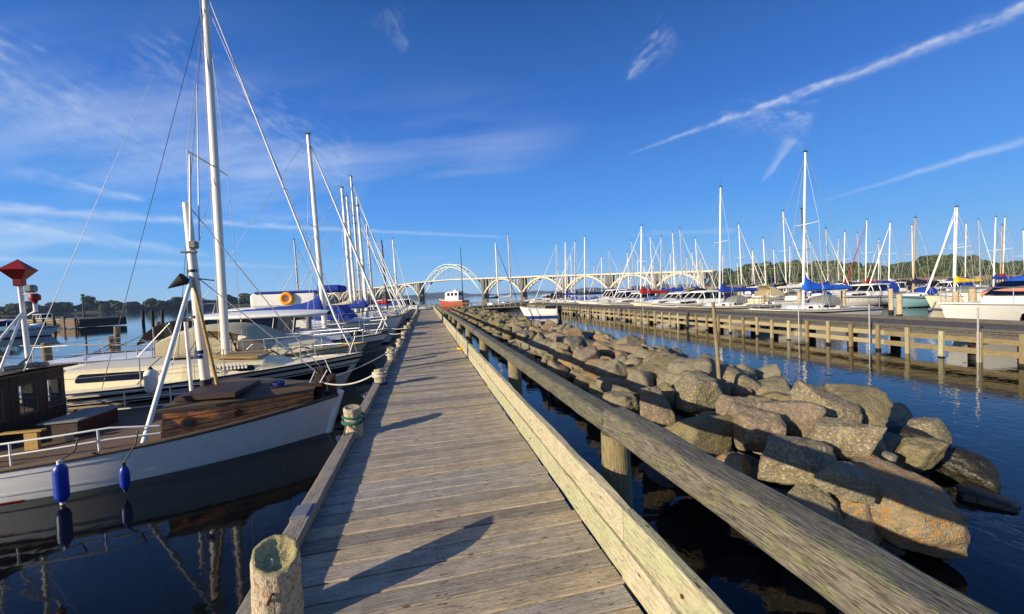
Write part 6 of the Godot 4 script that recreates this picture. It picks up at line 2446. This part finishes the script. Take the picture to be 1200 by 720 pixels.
	var Q := [
		[22.6, -29.0, -1, "white_paint", "navy_canvas", 1.0, "white motor boat with long dark side window and navy canopy behind the second jetty"],
		[22.8, -32.4, -1, "ivory", "black_canvas", 0.9, "ivory motor boat with black canopy behind the second jetty"],
		[22.8, -39.2, -1, "white_paint", "gray_canvas", 1.0, "white motor boat with raked windscreen beside the dark red sail"],
		[23.0, -42.8, -1, "white_paint", "navy_canvas", 1.2, "white cabin cruiser with navy canopy midway along the second jetty"],
		[23.2, -46.4, -1, "white_paint", "", 1.45, "tall white cruiser with rounded cabin midway along the second jetty"],
		[43.0, -20.6, -1, "white_paint", "sky_canvas", 0.0, "white motor boat under a bright blue canopy, right of the yellow cover"],
		[39.0, -27.6, -1, "white_paint", "blue_canvas", 1.0, "white motor boat with blue canvas behind the row of mooring posts"],
		[58.0, -50.0, 1, "white_paint", "navy_canvas", 1.1, "distant white cabin boat in the third row"],
		[39.0, -46.5, 1, "ivory", "beige_canvas", 0.9, "ivory motor boat with beige cover before the woods' left end"],
		[36.5, -67.5, 1, "white_paint", "navy_canvas", 1.2, "distant white motor cruiser before the bridge"],
		[38.0, -33.6, 1, "cream", "beige_canvas", 0.0, "long cream hull lying open behind the black mast"],
		[49.0, -44.0, 1, "ivory", "navy_canvas", 1.0, "ivory cabin boat with navy canopy in the marina's middle rows"],
		[50.0, -38.6, 1, "white_paint", "gray_canvas", 0.9, "white cabin boat with grey canopy in the marina's middle rows"],
		[50.5, -33.4, -1, "white_paint", "black_canvas", 1.0, "white cabin boat with black canopy in the marina's middle rows"],
		[51.0, -28.8, -1, "cream", "blue_canvas", 0.9, "cream cabin boat with blue canopy in the marina's middle rows"],
		[38.4, -53.8, 1, "white_paint", "beige_canvas", 1.0, "white cabin boat with beige canopy among the masts before the bridge"],
		[38.8, -60.0, 1, "ivory", "navy_canvas", 1.1, "ivory cruiser with navy canopy among the masts before the bridge"],
		[64.0, -36.0, -1, "white_paint", "navy_canvas", 1.0, "distant white cabin boat with navy canopy under the woods"],
		[64.5, -48.5, -1, "ivory", "gray_canvas", 1.0, "distant ivory cabin boat with grey canopy under the woods"],
		[65.0, -55.0, 1, "white_paint", "beige_canvas", 1.1, "distant white cruiser with beige canopy under the woods"],
		[27.0, -70.0, 1, "black_paint", "black_canvas", 0.9, "long dark boat lying far behind the end of the second jetty"],
		[23.0, -74.0, -1, "white_paint", "", 1.0, "low white motor boat far behind the end of the second jetty"],
	]
	for r in Q:
		var L := 8.2
		motorboat(r[6], Vector3(r[0], 0, r[1]), 0.0 if r[2] > 0 else PI, {"L": L, "B": 2.75, "fb": 1.25, "fm": 1.0, "fs": 0.95, "hull": r[3], "house_h": r[5], "canopy": r[4], "canopy_h": 1.15, "fore0": 0.0, "fore1": 0.38, "fore_h": 0.46, "stripe": "navy" if int(r[1]) % 2 else ""}, "motor boats in the marina", 0)
	# boats without a near jetty: those behind the pier's end
	sailboat("sailing boat with two thin masts' rigging behind the far cross jetty", Vector3(11.2, 0, -61.8), 0.3, {"L": 8.5, "B": 2.6, "mast_h": 11.0, "mast_r": 0.10, "mast": "mast", "cover": "navy_canvas", "furl": 0.06, "furl_mat": "navy_canvas", "wire": 0.018})
	sailboat("white sailing boat with a tall thin mast right of the small moored motor boat", Vector3(14.6, 0, -67.5), 0.2, {"L": 8.5, "B": 2.6, "mast_h": 13.2, "mast_r": 0.10, "mast": "mast_gray", "cover": "white_canvas", "wire": 0.018})
	orange_boat()
	small_motorboat()


func big_motorsailer():
	var o := thing("motor_sailer", "big white motor sailer with salmon coloured canopy behind the second jetty", "motor sailer", Vector3(24.9, 0, -10.7), PI)
	var h := hull_of({"L": 11.6, "B": 3.5, "fb": 1.45, "fm": 1.22, "fs": 1.1, "rake": 1.0, "tr": 0.8, "full": 2.2})
	part(h.skin(26, 10), "hull", "white_paint", o)
	part(h.lid(), "deck", "ivory", o)
	part(h.rub(0.035), "rubbing_strake", "white_paint", o)
	part(h.band(0.02, 0.055, 0.008), "pin_stripe", "gray_paint", o)
	part(h.band(-0.02, 0.08, 0.006, 0.0, 1.0, true), "boot_stripe", "navy", o)
	for side in [-1.0, 1.0]:
		for x in [[2.9, 3.5], [1.75, 2.45], [0.2, 0.9], [-1.4, -0.8]]:
			var c := []
			for q in [[0, 0.72], [1, 0.72], [1, 0.34], [0, 0.34]]:
				var s := h.s_of(x[q[0]])
				c.append(h.at(s, q[1] / (h.sheer(s) + 0.35) * 0.92, side, 0.012))
			var g := Geo.new()
			var ch := []
			for i in 4:
				var p: Vector3 = c[i]
				var a: Vector3 = (c[(i + 3) % 4] - p).normalized() * 0.09
				var b: Vector3 = (c[(i + 1) % 4] - p).normalized() * 0.09
				ch.append_array([p + a, p + (a + b) * 0.3, p + b])
			g.fan(PackedVector3Array(ch), Vector3(0, 0, side))
			part(g, "window", "glass_dark", o)
			var gf := Geo.new()
			ch.append(ch[0])
			gf.tube(ch, 0.018, 6, false)
			part(gf, "window_rim", "steel", o)
	# the deckhouse under a salmon and grey canopy with dark window openings
	var st := [[-4.2, 1.35, 1.25, 1.1, 1.55], [0.9, 1.35, 1.25, 1.15, 1.55]]
	part(cabin(st, 0.02), "deckhouse", "white_paint", o)
	var gl := [[-4.1, 1.25, 1.12, 1.57, 2.15], [0.0, 1.25, 1.12, 1.57, 2.15], [1.1, 1.2, 1.0, 1.57, 1.66]]
	for s in [-1.0, 1.0]:
		for x in [[-4.0, -2.5], [-2.4, -1.0], [-0.9, 0.0]]:
			part(side_window(gl, x[0], x[1], 0.05, 0.9, s, 0.03), "window", "glass_dark", o)
		for x in [-4.05, -2.45, -0.95, 0.05]:
			var g := Geo.new()
			g.tube([on_cabin(gl, x, 0, s), on_cabin(gl, x, 1, s)], 0.045, 6)
			part(g, "window_post", "rust", o)
	var g3 := Geo.new()
	g3.quad(Vector3(0.02, 2.15, -1.1), Vector3(0.02, 2.15, 1.1), Vector3(1.1, 1.58, 1.15), Vector3(1.1, 1.58, -1.15), Vector3(1, 1, 0))
	part(g3, "windscreen", "glass_dark", o)
	var rows := []
	for i in 10:
		var t := i / 9.0
		var row := PackedVector3Array()
		for j in 11:
			var q := j / 5.0 - 1.0
			row.append(Vector3(lerpf(-4.5, 0.75, t), 2.28 - 0.16 * q * q - 0.42 * pow(t, 4.0), q * 1.38))
		rows.append(row)
	g3 = Geo.new()
	g3.grid(rows, Vector3.UP)
	part(g3, "canopy_top", "gray_canvas", o)
	g3 = Geo.new()
	for s in [0, 10]:
		for i in 9:
			var a: Vector3 = rows[i][s]
			var b: Vector3 = rows[i + 1][s]
			g3.quad(a + Vector3(0, 0.03, 0), b + Vector3(0, 0.03, 0), b - Vector3(0, 0.2, 0), a - Vector3(0, 0.2, 0), Vector3(0, 0, -1 if s == 0 else 1))
	for j in 10:
		var a: Vector3 = rows[9][j]
		var b: Vector3 = rows[9][j + 1]
		g3.quad(a, b, b - Vector3(-0.1, 0.18, 0), a - Vector3(-0.1, 0.18, 0), Vector3(1, 0, 0))
	part(g3, "canopy_side", "salmon_canvas", o)
	var gr := Geo.new()
	for side in [-1.0, 1.0]:
		var q := []
		for i in 9:
			var s := lerpf(0.35, 0.98, i / 8.0)
			q.append(h.deck(s, side, 0.06, 0.62))
			if i % 2 == 0:
				gr.tube([h.deck(s, side, 0.06), h.deck(s, side, 0.06, 0.62)], 0.016, 6)
		gr.tube(q, 0.018, 6)
	part(gr, "deck_rail", "steel", o)
	part(spar(Vector3(-0.6, 2.2, 0), Vector3(-0.9, 3.3, 0), 0.06, 0.05), "roof_mast", "white_paint", o)
	gr = Geo.new()
	gr.tube([Vector3(5.7, 1.2, 0), Vector3(6.3, 1.25, 0)], 0.05, 8)
	gr.tube([Vector3(5.8, 1.5, 0.1), Vector3(6.2, 0.9, 0.1)], 0.03, 6)
	part(gr, "anchor", "galvanised", o)


func orange_boat():
	var o := thing("work_boat", "stubby orange work boat with white wheelhouse and a tall dark mast beyond the pier's end", "work boat", Vector3(4.4, 0, -65.5), 2.5)
	var h := hull_of({"L": 6.6, "B": 3.4, "fb": 2.3, "fm": 1.9, "fs": 1.9, "rake": 0.6, "tr": 0.85, "full": 2.6})
	o.scale = Vector3(0.8, 0.92, 0.8)
	part(h.skin(18, 8), "hull", "orange_paint", o)
	part(h.lid(), "deck", "old_deck", o)
	part(h.rub(0.06), "rubbing_strake", "white_paint", o)
	var st := [[-2.2, 1.2, 1.1, 1.85, 3.5], [0.6, 1.2, 1.1, 1.9, 3.5], [1.1, 1.1, 0.95, 1.9, 3.4]]
	part(cabin(st, 0.12), "wheelhouse", "white_paint", o)
	for s in [-1.0, 1.0]:
		for x in [[-2.0, -1.3], [-1.1, -0.4], [-0.2, 0.5]]:
			part(side_window(st, x[0], x[1], 0.55, 0.9, s), "window", "glass_dark", o)
	var g := Geo.new()
	for q in [-0.6, 0.0, 0.6]:
		g.box(Vector3(-2.21, 3.05, q), Vector3(0.02, 0.5, 0.48))
		g.box(Vector3(1.07, 3.05, q), Vector3(0.02, 0.5, 0.48))
	part(g, "window", "glass_dark", o)
	part(spar(Vector3(-2.6, 1.8, 0), Vector3(-2.6, 11.5, 0), 0.09, 0.06), "mast", "mast_dark", o)
	g = Geo.new()
	g.box(Vector3(-0.8, 3.75, 0), Vector3(0.7, 0.2, 0.5), 0.04)
	part(g, "roof_locker", "white_paint", o)


func small_motorboat():
	var o := thing("small_motorboat", "small white motor boat with blue waterline stripe moored at the second jetty", "motorboat", Vector3(11.2, 0, -37.5), PI - 0.45)
	var h := hull_of({"L": 3.9, "B": 1.6, "fb": 1.02, "fm": 0.85, "fs": 0.8, "rake": 0.7, "tr": 0.85, "full": 2.4})
	part(h.skin(18, 8), "hull", "white_paint", o)
	part(h.band(-0.02, 0.16, 0.006, 0.0, 1.0, true), "boot_stripe", "blue_canvas", o)
	part(h.rub(0.03), "rubbing_strake", "white_paint", o)
	part(h.lid(0.02, 0.02, 0.12), "deck", "white_paint", o)
	var g := Geo.new()
	g.quad(Vector3(0.1, 0.95, -0.7), Vector3(0.1, 0.95, 0.7), Vector3(-0.2, 1.3, 0.6), Vector3(-0.2, 1.3, -0.6), Vector3(1, 0.4, 0))
	part(g, "windscreen", "pane", o)
	g = Geo.new()
	g.box(Vector3(-2.1, 0.75, 0), Vector3(0.45, 0.75, 0.5), 0.08)
	g.box(Vector3(-2.15, 0.15, 0), Vector3(0.2, 0.8, 0.14), 0.03)
	part(g, "outboard_motor", "black_paint", o)
	g = Geo.new()
	g.box(Vector3(-1.2, 0.98, 0), Vector3(1.0, 0.3, 1.25), 0.08)
	part(g, "cockpit_cover", "black_canvas", o)


# ------------------------------------------------------------------ posts, ropes, small things
func post_at(label: String, at: Vector3, r: float, top: float, m := "pile", group := ""):
	var o := thing("mooring_post", label, "post", at, 0, group)
	var g := Geo.new()
	var lean := Vector3(sin(at.x * 7.0 + at.z) * 0.05, 0, cos(at.z * 5.0) * 0.05)
	g.tube([Vector3(0, -1.5, 0), Vector3(0, 0.22, 0) + lean * 0.3], [r * 1.03, r * 1.02], 12, false)
	part(g, "wet_foot", "tar_wood", o)
	g = Geo.new()
	g.tube([Vector3(0, 0.22, 0) + lean * 0.3, Vector3(0, top * 0.6, 0) + lean * 0.6, Vector3(0, top - 0.02, 0) + lean, Vector3(0, top, 0) + lean], [r * 1.02, r, r * 0.97, r * 0.85], 14)
	part(g, "shaft", m, o)


func build_harbour_details():
	# posts and the long boom in the water on the left
	var L := [
		[Vector3(-13.5, 0, -20.3), 0.11, 1.30, "pale mooring post at the near end of the long horizontal boom"],
		[Vector3(-14.5, 0, -22.0), 0.115, 1.67, "taller grey mooring post behind the pale one on the left water"],
		[Vector3(-14.9, 0, -25.6), 0.12, 1.70, "brown mooring post standing alone in the open water on the left"],
		[Vector3(-16.2, 0, -30.5), 0.10, 1.2, "thin mooring post half hidden by the black bimini"],
		[Vector3(-12.5, 0, -16.0), 0.12, 1.45, "mooring post left of the wheelhouse mast"],
		[Vector3(-13.6, 0, -15.6), 0.14, 1.33, "stout dark mooring post behind the wheelhouse roof"],
	]
	for p in L:
		post_at(p[3], p[0], p[1], p[2])
	var g := Geo.new()
	g.tube([Vector3(-16.5, 1.13, -20.0), Vector3(-9.5, 0.71, -20.0)], 0.028, 8)
	tag(part(g, "mooring_boom", "mast_gray"), "long grey horizontal boom between the mooring posts on the left", "boom")
	tag(part(rope(Vector3(-17.0, 0.72, -19.3), Vector3(-10.0, 0.75, -19.6), 0.10, 0.014), "rope", "rope_gray"), "slack grey rope below the horizontal boom", "rope")
	tag(part(rope(Vector3(-13.9, 1.1, -21.2), Vector3(-10.2, 0.85, -11.4), 0.25, 0.016), "rope", "rope_gray"), "dark stern line from a post to the cream sailing yacht", "rope")
	tag(part(rope(Vector3(-14.9, 1.5, -25.6), Vector3(-11.2, 1.0, -14.9), 0.3, 0.014), "rope", "rope_gray"), "stern line from the lone post to the white cruiser", "rope")
	# the far wooden quay on the left, boats beside it
	var q := thing("quay", "old wooden quay with posts, far off on the left", "quay", Vector3(-49.5, 0, -68.5), -0.6435)
	g = Geo.new()
	g.box(Vector3(-28, 1.28, -2.6), Vector3(56, 0.16, 5.2), 0.02)
	part(g, "deck", "jetty_rail", q)
	for i in 14:
		g = Geo.new()
		g.tube([Vector3(-0.5 - i * 3.8, -1, 0.15), Vector3(-0.5 - i * 3.8, 1.5 + (i % 3) * 0.35, 0.15)], 0.17, 8)
		part(g, "pile", ["tar_wood", "pile", "pile"][i % 3], q)
	for i in 16:
		for y in [0.95, 0.55]:
			g = Geo.new()
			g.box(Vector3(-1.7 - i * 3.5, y, -0.08), Vector3(3.45, 0.34, 0.1))
			part(g, "face_board", "pile" if y > 0.8 else "tar_wood", q)
	g = Geo.new()
	g.box(Vector3(-3.2, 0.75, -2.6), Vector3(6.0, 1.26, 5.5), 0.05)
	part(g, "quay_head", "old_deck", q)
	for k in 3:
		post_at(["tall dark pile off the head of the far quay", "dark pile right of the far quay, middle one", "dark pile right of the far quay, outermost"][k], Vector3(-44.6 + k * 1.6, 0, -73.5 + k * 0.5), 0.2, 2.2, "tar_wood", "dark piles off the far quay")
	g = Geo.new()
	g.tube([Vector3(-54.5, 1.3, -76.5), Vector3(-54.5, 5.0, -76.5)], [0.14, 0.09], 8)
	g.box(Vector3(-54.5, 5.1, -76.5), Vector3(0.35, 0.35, 0.35), 0.05)
	tag(part(g, "harbour_light", "green_paint"), "slim green harbour light on the far quay", "beacon")
	motorboat("blue and white motor boat on the water far left behind the wheelhouse", Vector3(-41.5, 0, -50.0), 0.35, {"L": 6.4, "B": 2.5, "fb": 1.1, "fm": 0.85, "hull": "white_paint", "stripe": "navy", "cabin_mat": "pale_blue", "house_h": 1.0})
	motorboat("small pale motor boat at the far left edge by the quay", Vector3(-47.0, 0, -50.0), 0.5, {"L": 7.0, "B": 2.6, "hull": "white_paint", "house_h": 1.3, "canopy": "navy_canvas"})
	motorboat("little dark open boat with an orange side lying at the far quay", Vector3(-57.0, 0, -71.5), -0.64, {"L": 3.6, "B": 1.6, "fb": 0.7, "fm": 0.5, "fs": 0.5, "hull": "orange_paint", "house_h": 0.0, "rails": false})
	motorboat("grey boat moored behind the far left quay", Vector3(-76.0, 0, -98.0), -0.5, {"L": 9.0, "B": 3.0, "hull": "gray_paint", "house_h": 1.4})
	# mooring posts between the rows of the marina
	for i in 15:
		post_at(["first", "second", "third", "fourth", "fifth", "sixth", "seventh", "eighth", "ninth", "tenth", "eleventh", "twelfth", "thirteenth", "fourteenth", "last"][i] + " pale mooring post from the right, behind the boats of the second jetty", Vector3(28.9, 0, -11.5 - i * 3.3), 0.15, 1.65 + 0.2 * sin(i * 2.3), "jetty_post", "mooring posts of the marina")
	for i in 14:
		post_at(["first", "second", "third", "fourth", "fifth", "sixth", "seventh", "eighth", "ninth", "tenth", "eleventh", "twelfth", "thirteenth", "last"][i] + " pale mooring post from the right, in front of the marina's second row", Vector3(32.6, 0, -17.5 - i * 3.4), 0.14, 1.5 + 0.25 * sin(i * 1.7), "jetty_post", "mooring posts of the marina")
	for k in 2:
		var j := thing("marina_jetty", ["long low jetty between the second and third rows of the marina", "farthest low jetty of the marina"][k], "jetty", Vector3([46.5, 67.5][k], 0, 0))
		g = Geo.new()
		g.box(Vector3(0, 0.75, -50.0), Vector3(2.0, 0.18, 80.0), 0.01)
		part(g, "deck", "jetty_deck", j)
		for i in 20:
			g = Geo.new()
			g.tube([Vector3(-0.9, -1, -12.0 - i * 4.0), Vector3(-0.9, 1.1, -12.0 - i * 4.0)], 0.12, 8)
			part(g, "pile", "pile", j)
	# thin stakes: one leaning out of the boulders, others by the jetty
	g = Geo.new()
	g.tube([Vector3(4.65, 0.3, -5.35), Vector3(4.63, 1.2, -5.38), Vector3(4.58, 2.19, -5.40)], [0.034, 0.032, 0.028], 10)
	tag(part(g, "stake", "post"), "thin brown wooden stake leaning out of the boulders", "stake")
	var S := [[15.05, -7.6, 1.55, "thin white rod standing against the second jetty at the right"], [15.05, -12.9, 1.7, "thin white rod standing against the second jetty in front of the vivid blue cover"], [15.05, -10.3, 1.6, "thin grey rod against the second jetty right of the open berth"], [15.0, -24.5, 1.7, "thin pale rod against the second jetty, far one"]]
	for s in S:
		g = Geo.new()
		g.tube([Vector3(s[0], -0.8, s[1]), Vector3(s[0], s[2], s[1])], 0.022, 8)
		tag(part(g, "rod", "mast_gray"), s[3], "rod")
	# ropes from the boats to the bollards
	var N := [
		[Vector3(-1.98, 1.0, -7.6), Vector3(-0.95, 1.10, -7.38), 0.13, 0.016, "rope_white", "white slack bow rope from the fishing boat to the third bollard"],
		[Vector3(-0.96, 1.03, -4.72), Vector3(-1.0, 0.70, -4.25), 0.02, 0.009, "rope_gray", "thin dark line leading from the second bollard down over the kerb"],
		[Vector3(-1.95, 0.98, -7.8), Vector3(-0.95, 1.14, -10.0), 0.06, 0.011, "rope_white", "taut pale rope from the fishing boat's bow to the fourth bollard"],
		[Vector3(-2.6, 1.05, -10.6), Vector3(-1.75, 0.95, -7.85), 0.04, 0.010, "rope_white", "pale line from the cream yacht down past the fishing boat's bow"],
		[Vector3(-1.9, 1.0, -11.1), Vector3(-0.93, 1.12, -12.65), 0.08, 0.012, "rope_gray", "grey bow rope of the cream sailing yacht"],
		[Vector3(-1.6, 1.1, -16.1), Vector3(-0.93, 1.12, -15.4), 0.05, 0.012, "rope_white", "white bow rope of the white cruiser"],
		[Vector3(-1.7, 1.05, -19.2), Vector3(-0.93, 1.12, -18.05), 0.05, 0.012, "rope_white", "white bow rope of the boat with the blue boom cover"],
	]
	for n in N:
		tag(part(rope(n[0], n[1], n[2], n[3]), "bow_rope", n[4]), n[5], "rope")
	var gb := Geo.new()
	var pts := []
	for k in 30:
		pts.append(Vector3(-2.62 + 0.11 * cos(k * 1.1), 1.0 + 0.0022 * k, -7.5 + 0.08 * sin(k * 1.1)))
	gb.tube(pts, 0.012, 6)
	tag(part(gb, "rope_coil", "rope_blue"), "small bright blue rope coil on the fishing boat's bow timber", "rope")
	# a yellow hook on the kick board, a steel plate on the kerb
	g = Geo.new()
	g.box(Vector3(0.975, 0.93, -11.45), Vector3(0.02, 0.16, 0.14), 0.006)
	pts = []
	for k in 11:
		var a := PI * k / 10.0
		pts.append(Vector3(0.96 - 0.10 * sin(a), 0.885 + 0.02 * sin(a), -11.45 + 0.10 * cos(a)))
	g.tube(pts, 0.026, 8)
	tag(part(g, "mooring_hook", "yellow_plastic"), "yellow mooring hook at the foot of the kick boards", "hook")
	g = Geo.new()
	g.box(Vector3(-0.945, 0.939, -3.02), Vector3(0.10, 0.012, 0.17), 0.003)
	g.box(Vector3(-0.999, 0.88, -3.02), Vector3(0.012, 0.12, 0.17), 0.003)
	tag(part(g, "metal_bracket", "galvanised"), "small steel bracket folded over the kerb between the first two bollards", "bracket")
	# bits of weed that float on the channel and beside the pier
	var rw := RandomNumberGenerator.new()
	rw.seed = 8
	var wg := Geo.new()
	for i in 12:
		var a := TAU * i / 12.0
		var b := TAU * (i + 1) / 12.0
		var ra := 0.5 + 0.3 * sin(i * 2.7)
		var rb := 0.5 + 0.3 * sin(((i + 1) % 12) * 2.7)
		wg.tri(Vector3(0, 0.02, 0), Vector3(cos(a) * ra, 0, sin(a) * ra), Vector3(cos(b) * rb, 0, sin(b) * rb), Vector3.UP)
	var mm := MultiMesh.new()
	mm.transform_format = MultiMesh.TRANSFORM_3D
	mm.mesh = wg.mesh()
	mm.instance_count = 190
	for i in 190:
		var p := Vector3(rw.randf_range(8.8, 15.0), 0.002, rw.randf_range(-3.0, -24.0)) if i < 190 else Vector3(rw.randf_range(1.6, 2.9), 0.002, rw.randf_range(-3.0, -16.0))
		var s := rw.randf_range(0.02, 0.10)
		mm.set_instance_transform(i, Transform3D(Basis(Vector3.UP, rw.randf() * TAU) * Basis.from_scale(Vector3(s * rw.randf_range(1.0, 2.6), s * 0.5, s)), p))
	var mi := MultiMeshInstance3D.new()
	mi.multimesh = mm
	mi.material_override = M.weed
	put(mi, "floating_weed")
	tag(mi, "small dark bits of weed floating on the water", "weed", "", "stuff")
